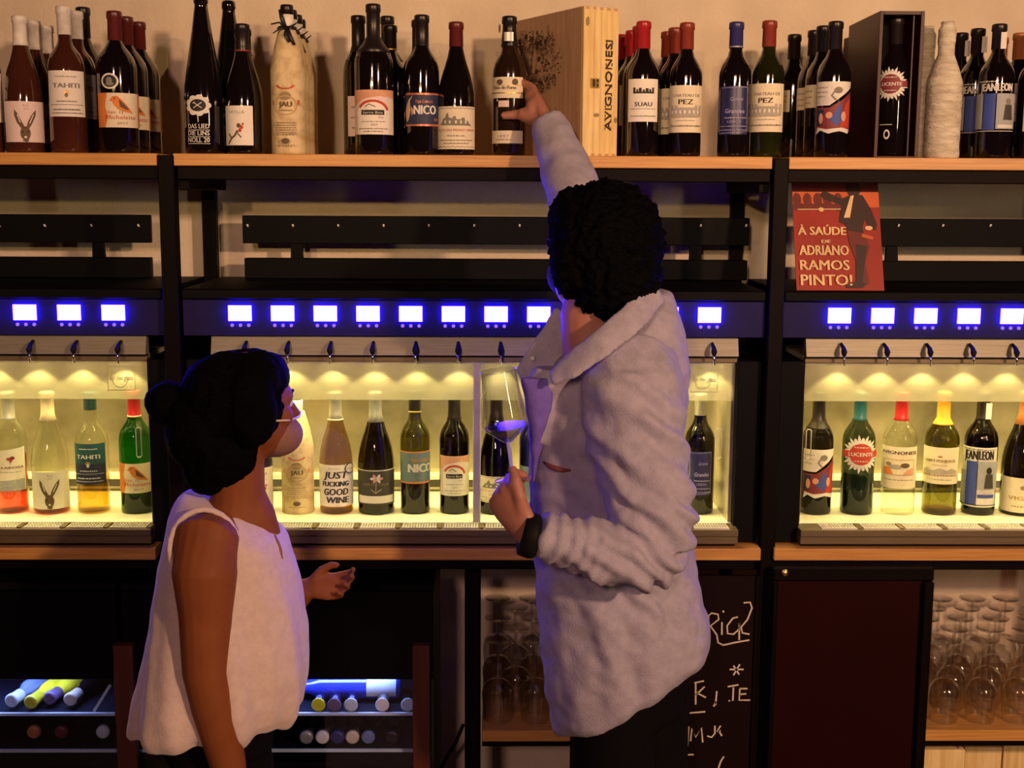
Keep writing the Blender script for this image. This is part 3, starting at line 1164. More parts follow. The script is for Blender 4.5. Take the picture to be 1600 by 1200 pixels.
    for i in range(len(dividers)+1):
        a = cx0 if i == 0 else dividers[i-1]
        b = cx1 if i == len(dividers) else dividers[i]
        l = area('chamber_light', ((a+b)/2, 3.20, zc-.006), ((a+b)/2, 3.17, 0), b-a-.04, .03, 4.8*(b-a), YEL, 125)
        l.parent = root
        pane = P('glass_door', MB().box(a+.003, b-.003, YG, YG+.004, zg0, zg1, .001), M_PANE)
        zf0 = zp(625, YG)
        P('frosted_band', MB().box(a+.004, b-.004, YG-.0015, YG-.0002, zf0, zg1-.001), M_FROST, pane)
        P('door_edge', MB().box(a+.003, b-.003, YG-.002, YG+.005, zg1-.001, zg1+.0035, .001), M_CREAM, pane)
    for d in dividers:
        P('door_divider', MB().box(d-.0095, d+.0095, YG-.002, YG+.010, zg0, zg1+.003, .002), M_CREAM)
    for x in pulls:
        mb = MB()
        zt_, zb_ = zp(673, YG), zp(712, YG)
        pts = []
        for i in range(25):
            t = 2*pi*i/24
            pts.append((x+.0062*cos(t), YG-.002, (zt_ if sin(t) > 0 else zb_)+.006*sin(t)))
        mb.tube(pts, .0013, 6)
        P('finger_pull', mb, M_CREAM)
    for px in logos:
        x = U(px, 593, YG).x
        za, zb = zp(574, YG), zp(611, YG)
        A = Art(None, x, .0325, zb, za, xf=lambda p: p+V((0, YG-.0016, 0)), off=.0002)
        ink = M_LOGO
        for q in ([(-1, 0), (-1, 1)], [(1, 0), (1, 1)], [(-1, 0), (1, 0)], [(-1, 1), (1, 1)]): A.line(q, .025, ink)
        A.ring(-.1, .52, .62, .42, .07, ink, 16, pi*.98, pi*1.98)
        A.text('by the glass', .02, .42, .22, ink, 1.66, .012, .2)
        A.finish(root, 'logo_print')
    return root


M_LOGO = mat('logo_grey', (.36, .33, .24), rough=.7)
stx = lambda px: U(px, 491, 3.02).x
ST_M = [stx(375.5+66.6*i) for i in range(12)]
ST_L = [stx(178-69*i) for i in range(5)][::-1]
ST_R = [stx(1311+67.3*i) for i in range(7)]
g = lambda px: U(px, 690, YG).x
cl = (U(-240, 690, YG).x, g(238))
cm = (g(338), g(1146))
cr = (g(1250), U(1840, 690, YG).x)
dispenser('wine dispenser left of the woman, cut by the left photo edge',
          X(-250), PL[0]-.004, cl[0], cl[1], ST_L, [], [190], [g(217)])
dispenser('long wine dispenser behind the two people, twelve glowing screens in a row',
          PL[1]+.004, PR[0]-.004, cm[0], cm[1], ST_M, [g(745)], [1100], [g(1123)])
dispenser('wine dispenser under the red poster, right of the black post',
          PR[1]+.004, X(1850), cr[0], cr[1], ST_R, [], [], [g(1263)])

# rails with studs standing on the housings
YR = 3.38


def stud_rail(label, a, b, studs, brackets):
    t = thing('stud_rail', label, 'rail', (0, 0, 0))
    xr = lambda px: U(px, 370, YR).x
    z0, z1 = U(760, 382, YR).z, U(760, 338.5, YR).z
    zl = U(760, 405, YR).z
    obj('upper_board', MB().box(xr(a), xr(b), YR, YR+.02, z0, z1, .0015), M_HOUSE, t)
    obj('lower_board', MB().box(xr(a+2), xr(b-2), YR-.002, YR+.03, ZH, zl, .0015), M_HOUSE, t)
    for p in brackets:
        x = xr(p)
        obj('bracket', MB().prism([(x-.0165, zl-.002), (x+.0165, zl-.002), (x+.013, z0+.004), (x-.0145, z0+.004)], YR+.003, YR+.017), M_HOUSE, t)
    me = None
    for p in studs:
        if me is None:
            me = MB().tube([(0, 0, 0), (0, -.004, 0), (0, -.010, .004)], [.003, .0022, .0028], 8).mesh('stud')
            fix_normals(me)
        o = obj('stud', me, M_PRW, t, recalc=False)  # white colour stands in for glints on the chrome studs
        o.location = (xr(p), YR, U(p, 353.5, YR).z)


stud_rail('black stud rail above the left dispenser', -240, 235, [-66, 1, 72, 145, 218], [152, -130])
stud_rail('black stud rail behind the reaching man', 379, 1171, [388+70.6*i for i in range(12)], [463, 1088])
stud_rail('black stud rail partly behind the red poster', 1262, 1830, [1332, 1402, 1471, 1545, 1615, 1685, 1755], [1396, 1700])

# ------------------------------------------------------------------ poster propped on the housing
pb0, pb1 = U(1245, 449, 3.030), U(1382, 450, 3.030)
pt0, pt1 = U(1230, 283, 3.125), U(1361, 284, 3.125)
zb = ZH+.001
w_ = pb1.x-pb0.x
ex = V((1, 0, 0))
up = (V((pb0.x, 3.125, pt0.z))-V((pb0.x, 3.030, zb)))
hgt = up.length
up.normalize()
nrm = ex.cross(up)
org = V(((pb0.x+pb1.x)/2, 3.030, zb))
xf = lambda p: org+ex*p.x+up*p.z-nrm*p.y
M_POST = mat('poster_red', (.33, .020, .012), (.27, .016, .010), rough=.5, scale=12)
M_POST2 = mat('poster_orange', (.62, .12, .03), rough=.5)
M_POST3 = mat('poster_dark', (.035, .012, .012), rough=.5)
M_POST4 = mat('poster_cream', (.82, .58, .30), rough=.5)
M_POST5 = mat('poster_maroon', (.15, .018, .014), rough=.5)
mb = MB()
for yy in (0, .003):
    pass
vs = [xf(V((x, y, z))) for y in (0, .003) for x, z in ((-w_/2, 0), (w_/2, 0), (w_/2, hgt), (-w_/2, hgt))]
mb.add(vs, [(0, 1, 2, 3), (7, 6, 5, 4), (0, 4, 5, 1), (1, 5, 6, 2), (2, 6, 7, 3), (3, 7, 4, 0)])
po = obj('poster', mb, M_POST)
tag(po, 'red printed advertising poster with cream lettering and a dark-suited figure, leaning above the dispenser', 'poster')
A = Art(None, 0, w_/2, 0, hgt, xf=xf, off=.0006)
A.rect(-1, .90, 1, 1, M_POST5)
A.poly([(-1, .74), (.1, .75), (1, .76), (1, .9), (-1, .9)], M_POST2)
for x, s in ((-.9, .07), (-.66, .09), (-.42, .07), (-.2, .06), (.05, .05)):
    A.ell(x, .83, .10, .06, M_POST5); A.ell(x+.02, .765, .14, .04, M_POST5)
A.line([(-.9, .735), (.1, .74)], .008, M_POST4); A.ell(-.35, .735, .06, .02, M_POST4)
dk = M_POST3
A.ell(.42, .93, .16, .085, dk); A.poly([(.18, .98), (.72, .985), (.70, 1.0), (.2, 1.0)], dk)
A.poly([(-.36, .875), (-.26, .91), (.12, .835), (.34, .87), (.62, .87), (.80, .74), (.92, .60), (.88, .545), (.72, .57), (.66, .65), (.58, .58), (.60, .50), (.25, .52), (.18, .60), (.05, .62), (.12, .78), (-.28, .83)], dk)
A.poly([(.34, .86), (.42, .87), (.30, .66), (.16, .66)], M_POST4)
A.poly([(.22, .54), (.60, .52), (.72, .40), (.60, .25), (.66, .06), (.40, .04), (.38, .28), (.26, .42)], M_POST5)
A.poly([(.40, .42), (.66, .40), (.6, .28), (.5, .06), (.36, .05)], dk)
A.poly([(.12, .05), (.36, .08), (.62, .06), (.5, .02), (.14, .02)], dk)
A.ell(.72, .565, .09, .02, M_POST4)
A.line([(.55, .50), (.80, .47)], .03, M_POST2)
for t, u, v, h, ww in (('À SAÚDE', -.36, .50, .075, 1.1), ('DE', -.28, .425, .030, .2), ('ADRIANO', -.34, .315, .090, 1.12), ('RAMOS', -.34, .18, .090, 1.12), ('PINTO!', -.32, .04, .098, 1.16)):
    A.text(t, u, v, h, M_POST4, ww, .010)
A.finish(po, 'poster_print')
# ------------------------------------------------------------------ below the worktops
# framed dark board on the right, leaning against the frame
bz = lambda py, Y: U(1320, py, Y).z
bd = thing('framed_board', 'framed blank dark board standing under the right worktop, brass knob at its corner', 'board', (0, 0, 0))
xb = lambda px, py=1000: U(px, py, 2.96).x
q0, q1 = xb(1204), xb(1452)
zb0_, zt_ = 0.0, bz(886, 2.96)
obj('board_face', MB().box(q0+.012, q1-.022, 2.962, 2.972, .06, bz(906, 2.96), .001), M_BOARDR, bd)
obj('top_bar', MB().box(q0, q1, 2.950, 2.975, bz(906, 2.96), zt_, .003), M_STEEL, bd)
obj('side_bar', MB().box(q1-.024, q1, 2.945, 2.975, 0, bz(906, 2.96)-.001, .003), M_STEEL, bd)
obj('side_bar', MB().box(q0, q0+.012, 2.95, 2.975, 0, bz(906, 2.96)-.001, .003), M_STEEL, bd)
obj('bottom_bar', MB().box(q0+.013, q1-.025, 2.95, 2.975, .02, .06, .003), M_STEEL, bd)
kx, kz = U(1226, 895, 2.95).x, U(1226, 895, 2.95).z
kn = MB().tube([(kx, 2.950, kz), (kx, 2.946, kz), (kx, 2.943, kz)], [.0085, .0085, .006], 16)
obj('knob', kn, M_BRASS, bd)

# chalkboard beside the man
cb = thing('chalkboard', 'black chalkboard with handwriting under the long worktop, right of the man', 'chalkboard', (0, 0, 0))
YC = 2.975
c0, c1 = U(893, 1000, YC).x, U(1184, 1000, YC).x
ztop = U(1100, 900, YC).z
obj('board_face', MB().box(c0, c1-.011, YC, YC+.012, 0.0, ztop, .001), M_BOARD, cb)
obj('edge_strip', MB().box(c1-.010, c1, YC-.004, YC+.014, 0.0, ztop, .001), M_STEEL, cb)


def stroke(mb, pts, w=3.0):
    """a chalk line drawn along photo points on the board's plane"""
    P = [U(x, y, YC-.0008) for x, y in pts]
    hw = w/2*PXM(P[0])
    vs, fs = [], []
    for i, p in enumerate(P):
        a, b = P[max(i-1, 0)], P[min(i+1, len(P)-1)]
        d = (b-a)
        d.y = 0
        d.normalize()
        n = V((-d.z, 0, d.x))*hw
        vs += [p+n, p-n]
    for i in range(len(P)-1): fs.append((2*i, 2*i+2, 2*i+3, 2*i+1))
    mb.add(vs, fs)


for s in ([(1107, 990), (1107, 962), (1112, 958), (1122, 960), (1123, 968), (1110, 978), (1120, 992)],
          [(1128, 972), (1128, 992)], [(1130, 954), (1130.5, 957)],
          [(1153, 964), (1145, 966), (1136, 978), (1137, 990), (1146, 991), (1154, 984), (1155, 972), (1155, 1000)],
          [(1162, 942), (1172, 941), (1175, 950), (1168, 968), (1158, 980), (1160, 989), (1171, 991)],
          [(1120, 992), (1122, 1004), (1130, 1008), (1148, 1004), (1171, 1000)],
          [(1140, 1046), (1162, 1046)], [(1146, 1040), (1155, 1054)], [(1156, 1038), (1146, 1055)],
          [(1087, 1067), (1087, 1101)], [(1085, 1067), (1100, 1064)], [(1087, 1086), (1101, 1073)], [(1088, 1082), (1103, 1090)],
          [(1120, 1080), (1118, 1102)], [(1137, 1073), (1154, 1070)], [(1146, 1074), (1145, 1095)], [(1139, 1094), (1140, 1096)],
          [(1156, 1076), (1155, 1094), (1172, 1094)], [(1156, 1076), (1168, 1076)], [(1156, 1085), (1166, 1084)],
          [(1078, 1114), (1102, 1112)], [(1119, 1096), (1115, 1104)],
          [(1063, 1146), (1076, 1135), (1073, 1182)], [(1058, 1180), (1084, 1179)], [(1066, 1173), (1064, 1192)],
          [(1079, 1158), (1081, 1138), (1087, 1152), (1096, 1137), (1098, 1160)],
          [(1105, 1150), (1112, 1152), (1117, 1146), (1117, 1134)], [(1126, 1134), (1122, 1140), (1128, 1150)], [(1120, 1142), (1126, 1142)],
          [(1131, 1182), (1126, 1190), (1122, 1202)]):
    ch = MB()
    stroke(ch, s, 2.6)
    obj('chalk_mark', ch, M_CHALK, cb, recalc=False)

# glass shelves with upside-down wine glasses
M_GB = M_WGLASS


def glass_parts(name_root, bowl_r, h, flip):
    """a tulip wine glass: bowl, stem, foot (rim at z=0 when flipped)"""
    hb, hs = h*.52, h*.44
    prof = [(.0035, 0), (.016, .003), (.028, .010), (.036, .021), (.0395, .034), (bowl_r, .042), (bowl_r*.975, .062), (bowl_r*.91, .086), (bowl_r*.84, hb)]
    outer = prof
    inner = [(max(r-.0012, .001), z+.0012) for r, z in prof[1:-1]]+[(prof[-1][0]-.0010, hb)]
    bowl = MB().lathe(outer, 28, cap=False)
    foot = MB().lathe([(.004, .006), (.010, .0035), (bowl_r*.86, .0012), (bowl_r*.88, 0)], 28, cap=False)
    stem = MB().lathe([(.0055, 0), (.0038, .010), (.0034, hs*.5), (.0036, hs*.9), (.0042, hs)], 10, cap=False)
    for mb, dz in ((bowl, h-hb), (stem, .004), (foot, 0)):
        mb.v = [(x, y, (h-(z+dz)) if flip else z+dz) for x, y, z in mb.v]
    rim = MB().tube([(prof[-1][0]*cos(2*pi*i/28), prof[-1][0]*sin(2*pi*i/28), 0 if flip else h) for i in range(29)], .0008, 5)
    return bowl, stem, foot, rim


gl0 = None


def shelf_glass(x, y, z, label, group):
    global gl0
    if gl0 is None:
        r = thing('wine_glass', label, 'glass', (x, y, z), 0, group)
        b, s, f, rm = glass_parts('', .040, .212, True)
        ob = obj('bowl', b, M_GB, r)
        obj('stem', s, M_GB, r)
        obj('foot', f, M_GB, r)
        gl0 = r
        return r
    return dup(gl0, (x, y, z), 0, label, group)


zg = U(1520, 1141, Y0).z
zgb = U(1520, 1158, Y0).z
o = obj('glass_shelf', MB().box(U(1425, 1150, Y0).x, X(1860, 1150), Y0, 3.46, zgb, zg, .0015), M_WOOD)
tag(o, 'oak shelf under upside-down glasses, right of the framed dark board', 'shelf')
o = obj('glass_shelf', MB().box(U(752, 1150, Y0).x+.002, U(1176, 1150, Y0).x, Y0, 3.46, zgb, zg, .0015), M_WOOD)
tag(o, 'oak shelf under upside-down glasses, partly hidden by the man', 'shelf')
for x0, x1 in ((U(1425, 1150, Y0).x, X(1860, 1150)), (U(752, 1150, Y0).x+.002, U(1176, 1150, Y0).x)):
    obj('glass_shelf_rail', MB().box(x0, x1, Y0+.012, Y0+.04, zgb-.018, zgb-.0005, .001), M_STEEL, fr)
ordn = ['front', 'second', 'third', 'fourth', 'rear']
pos = ['first', 'second', 'third', 'fourth']
xg0 = U(1476, 1060, 3.07).x
for r in range(5):
    for c in range(-1, 4):
        x = xg0+.0925*c+(.046 if r % 2 else 0)
        y = 3.065+.082*r
        pxl = 800+FPX*(V((x, y, zg+.1))-EYE).dot(CR)/(V((x, y, zg+.1))-EYE).dot(CF)
        if pxl < 1432 or pxl > 1640: continue
        k = [0]
        i = sum(1 for cc in range(-1, c) if True)
        shelf_glass(x, y, zg+.0005, 'upside-down wine glass, right shelf, %s row, %s from the framed board' % (ordn[r], ['nearest', 'second', 'third', 'fourth', 'fifth'][c+1]), 'glasses on the right shelf')
xg0 = U(778, 1060, 3.07).x
for r in range(5):
    for c in range(0, 2):
        x = xg0+.094*c+(.047 if r % 2 else 0)
        if c == 1 and r % 2: continue
        shelf_glass(x, 3.065+.082*r, zg+.0005, 'upside-down wine glass beside the %s on the middle shelf, %s row' % (('middle black post', 'man')[c], ordn[r]), 'glasses on the middle shelf')

# crates under the right glass shelf
def crate(label, x0, x1, y0, y1, z0, z1):
    t = thing('wooden_crate', label, 'crate', (0, 0, 0))
    th = .012
    obj('front_panel', MB().box(x0, x1, y0, y0+th, z0, z1, .002), M_PINE, t)
    obj('back_panel', MB().box(x0, x1, y1-th, y1, z0, z1, .002), M_PINE, t)
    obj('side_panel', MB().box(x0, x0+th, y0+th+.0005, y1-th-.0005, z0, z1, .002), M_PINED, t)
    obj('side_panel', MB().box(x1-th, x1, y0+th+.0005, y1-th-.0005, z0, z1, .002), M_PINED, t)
    obj('lid', MB().box(x0+th+.001, x1-th-.001, y0+th+.001, y1-th-.001, z1-.016, z1-.004, .001), M_PINE, t)


zc_ = U(1470, 1172, 3.02).z
crate('pale wooden crate under the right glass shelf, the most lit one', U(1425, 1185, 3.02).x, U(1508, 1185, 3.02).x, 3.02, 3.20, 0, zc_)
crate('shaded wooden crate set back behind the pale crate, under the glass shelf', U(1512, 1185, 3.2).x, U(1570, 1185, 3.2).x, 3.22, 3.44, 0, U(1470, 1168, 3.22).z)
crate('wooden crate half seen beside the shaded crate, below the glasses', U(1573, 1185, 3.2).x, U(1680, 1185, 3.2).x, 3.22, 3.44, 0, U(1470, 1164, 3.22).z)

# wine coolers with a lit drawer stack behind glass
M_COOLIN = mat('cooler_inside', (.006, .006, .012), rough=.6, spec=.15)
M_COOLSH = mat('cooler_shelf_edge', (.62, .74, .80), rough=.4)
M_COOLGL = thin_glass('cooler_glass', (.9, .92, 1.0), base=.03, edge=.3)


def cooler(label, x0, x1, trims):
    t = thing('wine_cooler', label, 'wine cooler', (0, 0, 0))
    YF = 3.02
    zz = lambda py, Y=YF: U(420, py, Y).z
    ztop = zz(911, YF)
    P = lambda n, mb, m: obj(n, mb, m, t)
    zw = zz(1062)
    P('top_panel', MB().box(x0, x1, YF, 3.40, ztop-.02, ztop, .003), M_HOUSE)
    P('upper_front', MB().box(x0, x1, YF, YF+.02, zw, ztop-.021, .002), M_BLACKG)
    P('side_panel', MB().box(x0, x0+.02, YF+.021, 3.38, .06, ztop-.021), M_HOUSE)
    P('side_panel', MB().box(x1-.02, x1, YF+.021, 3.38, .06, ztop-.021), M_HOUSE)
    P('back_panel', MB().box(x0, x1, 3.381, 3.40, .06, ztop-.021), M_COOLIN)
    P('divider_panel', MB().box(x0+.021, x1-.021, YF+.021, 3.38, zw+.022, zw+.04), M_COOLIN)
    P('plinth', MB().box(x0, x1, YF, 3.40, 0, .059), M_HOUSE)
    P('glass_front', MB().box(x0+.001, x1-.001, YF+.004, YF+.010, .06, zw-.001), M_COOLGL)
    for py, d in ((1112, 0), (1169, 1)):
        zs = zz(py, YF+.03)
        P('rack', MB().box(x0+.021, x1-.021, YF+.03, 3.37, zs-.006, zs-.001, .001), M_COOLIN)
        P('rack_edge', MB().box(x0+.021, x1-.021, YF+.022, YF+.029, zs-.008, zs, .001), M_COOLSH)
    zs = .22
    while zs < zz(1200)-.06:
        P('rack', MB().box(x0+.021, x1-.021, YF+.03, 3.37, zs-.006, zs-.001, .001), M_COOLIN)
        zs += .13
    for a, b in trims:
        P('wood_trim', MB().box(U(a, 1100, YF-.02).x, U(b, 1100, YF-.02).x, YF-.028, YF-.002, 0, zz(1007, YF-.02), .002), M_WOODR)
    l = area('cooler_light', ((x0+x1)/2, 3.10, zw+.018), ((x0+x1)/2, 3.16, 0), (x1-x0)*.7, .04, 2.2, (.32, .42, 1.0))
    l.parent = t
    return t


coolA = cooler('black wine cooler with a yellow-capped bottle lying in its lit rack, left of the woman', U(-300, 1000, 3.02).x, U(184, 1000, 3.02).x, [])
coolB = cooler('black wine cooler with a blue bottle lying in its lit rack, behind the woman', U(190, 1000, 3.02).x, U(678, 1000, 3.02).x, [(181, 212), (645, 672)])


def lying(label, px, py_bottom, Yn, glass, foil, R=.036, tilt=0.0, L=.29, lab=None):
    """a bottle lying with its neck to the front, resting on its belly"""
    zb = U(420, py_bottom, 3.05).z+.0005
    x = U(px, py_bottom-20, Yn).x
    root = thing('lying_bottle', label, 'bottle', (x, Yn, zb+R), 0, 'bottles lying in the wine coolers')
    p = profile('bordeaux', R, L)
    b = obj('bottle_glass', MB().lathe([(r, -z) for r, z in p][::-1], 20), glass, root)
    z0 = L*.80
    q = [(r+.0008, -z) for r, z in p if z > z0]
    c = obj('foil_capsule', MB().lathe([(NECK*.8, -L-.001)]+q[::-1]+[(q[0][0], -z0)], 16), foil, root)
    if lab:
        l = obj('paper_label', MB().lathe([(R+.0006, -.14), (R+.0006, -.05)], 20, cap=False), lab, root)
    for ch in root.children:
        ch.data.transform(Matrix.Translation((0, .0, 0)))
    root.rotation_euler = (-pi/2, 0, tilt)
    for ch in root.children:
        ch.data.transform(Matrix.Translation((0, 0, L)))
        # axis along local z: 0 = mouth, L = base
    return root


# after turning by -90 degrees about x, local +z points along +y (mouth in front, base behind)
F_Y = mat('yellow_foil', (.72, .66, .02), rough=.35)
F_P = mat('pale_foil', (.62, .68, .66), rough=.35)
F_V = mat('violet_foil', (.16, .10, .20), rough=.35)
G_BL = mat('deep_blue_bottle', (.03, .05, .55), rough=.1, coat=1)
G_PB = mat('pale_blue_bottle', (.16, .22, .42), rough=.1, coat=1)
lying('pale bottle lying in the left cooler, neck ringed pale green', 16, 1112, 3.06, G_PB, F_P, R=.023, L=.22, tilt=-.2)
lying('yellow bottle lying in the left cooler, capped violet', 76, 1112, 3.075, F_Y, F_V, R=.023, L=.22, tilt=-.2)
lying('bottle with a yellow cap lying in the left cooler', 46, 1112, 3.055, F_Y, F_Y, R=.021, tilt=-.2, L=.22)
lying('dark bottle lying in the left cooler beside the pale strip', 108, 1112, 3.07, M_DARK, M_FOILC, R=.022, L=.22, tilt=-.2)
lying('dark bottle lower in the left cooler, small bronze cap', 52, 1169, 3.06, M_DARK, M_FOILO)
lying('dark bottle lower in the left cooler, maroon cap', 95, 1169, 3.06, M_DARK, M_FOILR)
lying('dark bottle lower in the left cooler, silver cap next to the wooden trim', 160, 1169, 3.06, M_DARK, F_P)
o = obj('price_strip', MB().box(-.0035, .0035, -.001, .001, 0, .075), M_COOLSH)
o.location = (U(146, 1110, 3.05).x, 3.052, U(420, 1112, 3.05).z+.0005)
o.rotation_euler = (-.25, radians(32), 0)
tag(o, 'slanted pale strip standing in the left cooler rack', 'strip')
# middle cooler
t = thing('blue_bottle', 'big blue bottle with a pale printed label lying crosswise in the middle cooler', 'bottle', (0, 0, 0), 0, None)
zb = U(560, 1112, 3.2).z
Lx0, Lx1 = U(470, 1085, 3.2).x, U(640, 1085, 3.2).x
Rb = .031
YBL = 3.135
zc2 = U(420, 1112, 3.05).z+.0005+Rb
mb = MB().rings([((Lx0-.05+x, YBL, zc2), (0, r, 0), (0, 0, r)) for x, r in ((0, .013), (.06, .014), (.085, .02), (.11, Rb), (.30, Rb), (.315, Rb*.95), (.318, Rb*.7))], 22)
obj('bottle_glass', mb, G_BL, t)
lx = U(577, 1085, 3.18).x
lb = MB()
n = 10
vs = []
for i in range(n+1):
    a = -.5+1.5*i/n
    for xx in (lx, lx+.075): vs.append((xx, YBL-(Rb+.0008)*cos(a), zc2+(Rb+.0008)*sin(a)))
lb.add(vs, [(2*i, 2*i+1, 2*i+3, 2*i+2) for i in range(n)], True)
lo = obj('paper_label', lb, M_COOLSH, t, recalc=False)
for k, (px, foil, lab) in enumerate(((497, F_Y, 'yellow cap in the middle cooler, upper rack'), (522, F_V, 'violet cap in the middle cooler, upper rack'), (548, F_P, 'white cap in the middle cooler, upper rack under the blue bottle'), (597, M_FOILW, 'white cap in the middle cooler, upper rack under the pale label'), (637, M_COOLSH, 'pale cap in the middle cooler, upper rack beside the wooden trim'))):
    lying('lying miniature bottle with '+lab, px, 1112, 3.052, M_DARK, foil, R=.0155, L=.05)
for k, (px, foil, lab) in enumerate(((478, M_FOILS, 'silver cap in the middle cooler, lower rack nearest the woman'), (503, M_FOILW, 'white cap in the middle cooler, lower rack'), (527, M_FOILB, 'blue cap in the middle cooler, lower rack'), (550, M_FOILC, 'cream cap in the middle cooler, lower rack'), (575, G_PB, 'pale blue cap in the middle cooler, lower rack'), (612, M_FOILD, 'black cap in the middle cooler, lower rack near the wooden trim'))):
    lying('lying dark bottle with '+lab, px, 1169, 3.05, M_DARK, foil, R=.026, L=.24)
# loose cable on the wall
mb = MB()
mb.tube([U(724, 1132, 3.3), U(712, 1160, 3.3), U(697, 1185, 3.3), U(682, 1215, 3.3), V((U(670, 1215, 3.3).x, 3.3, .02)), V((U(670, 1215, 3.3).x-.05, 3.3, .006))], .005, 8)
o = obj('cable', mb, M_BLACK)
tag(o, 'dark cable hanging beside the middle post against the wall', 'cable')
# ------------------------------------------------------------------ bottles on the top shelf
YF = 3.062
S = dict(Y=YF, zb=ZS)
RB = .085
b = bottle('dark rosé bottle with white label, at the very left end of the top shelf', 'bordeaux', -22, 30, 58, glass=M_ROSE, cap=(M_FOILR, 85), lab=(-48, 112, 5, 190), base=M_PAPER, art=art_plain, **S)
b = bottle('rosé bottle with white cap and pink hare label, front one of its row', 'burgundy', 40, 25, 58, glass=M_ROSE, cap=(M_FOILW, 70), lab=(13, 158, 70, 222), base=M_PAPERP, art=art_hare, **S)
behind(b, RB, 'rosé bottle with white cap, second behind the hare label bottle')
behind(b, RB*2, 'rosé bottle with pale cap, third behind the hare label bottle')
b = bottle('round-shouldered rosé bottle with white cap and tall white label, front one', 'round', 108, 10, 56, glass=M_ROSE, cap=(M_FOILW, 53), lab=(82, 110, 133, 182), base=M_PAPER, art=art_tahiti, **S)
behind(b, RB, 'round-shouldered rosé bottle with white cap, second behind the tall white label')
b2 = bottle('dark capped bottle with dim label between the rosé and robin bottles', 'bordeaux', 138, 12, 50, glass=M_BROWN, cap=(M_FOILD, 58), lab=(118, 115, 160, 185), base=M_PAPERP, art=art_plain, Y=YF+.20, zb=ZS)
b = bottle('red wine bottle with orange and cream robin label on the top shelf, front one', 'bordeaux', 186, 18, 62, glass=M_DARK, cap=(M_FOILR, 62), lab=(158, 145, 217, 199), base=M_PAPERC, art=art_robin, more=[((164, 114, 189, 139), None, art_medal)], **S)
behind(b, RB, 'red wine bottle second in the robin label row on the top shelf')
behind(b, RB*2, 'red wine bottle third in the robin label row on the top shelf', .004)
b = bottle('tall black flute bottle printed with a white seal, next to the left post', 'flute', 318, -8, 60, glass=M_DARK, lab=(294, 149, 327, 226), base=None, art=art_seal, ref=150, **S)
behind(b, RB, 'tall black flute bottle behind the one with the white seal', .045)
b = bottle('dark sloping bottle with white orchid label and dotted cap', 'burgundy', 383, 38, 56, glass=M_DARK, cap=(M_FOILD, 80, M_FOILRU), lab=(354, 165, 396, 227), base=M_PAPER, art=art_orchid, **S)
behind(b, RB, 'dark sloping bottle behind the white orchid label bottle', -.012)

# paper wrapped bottles with black ribbons
M_WRAP = mat('printed_wrap', (.70, .57, .34), (.42, .30, .13), rough=.8, scale=34, bump=.5, bscale=40, lo=.25, hi=.55)
M_KNIT = mat('white_netting', (.78, .72, .60), (.52, .45, .35), rough=.9, scale=22, stretch=(1, 1, 4), bump=.9, bscale=90)
M_RIB = mat('black_ribbon', (.010, .009, .012), rough=.5)


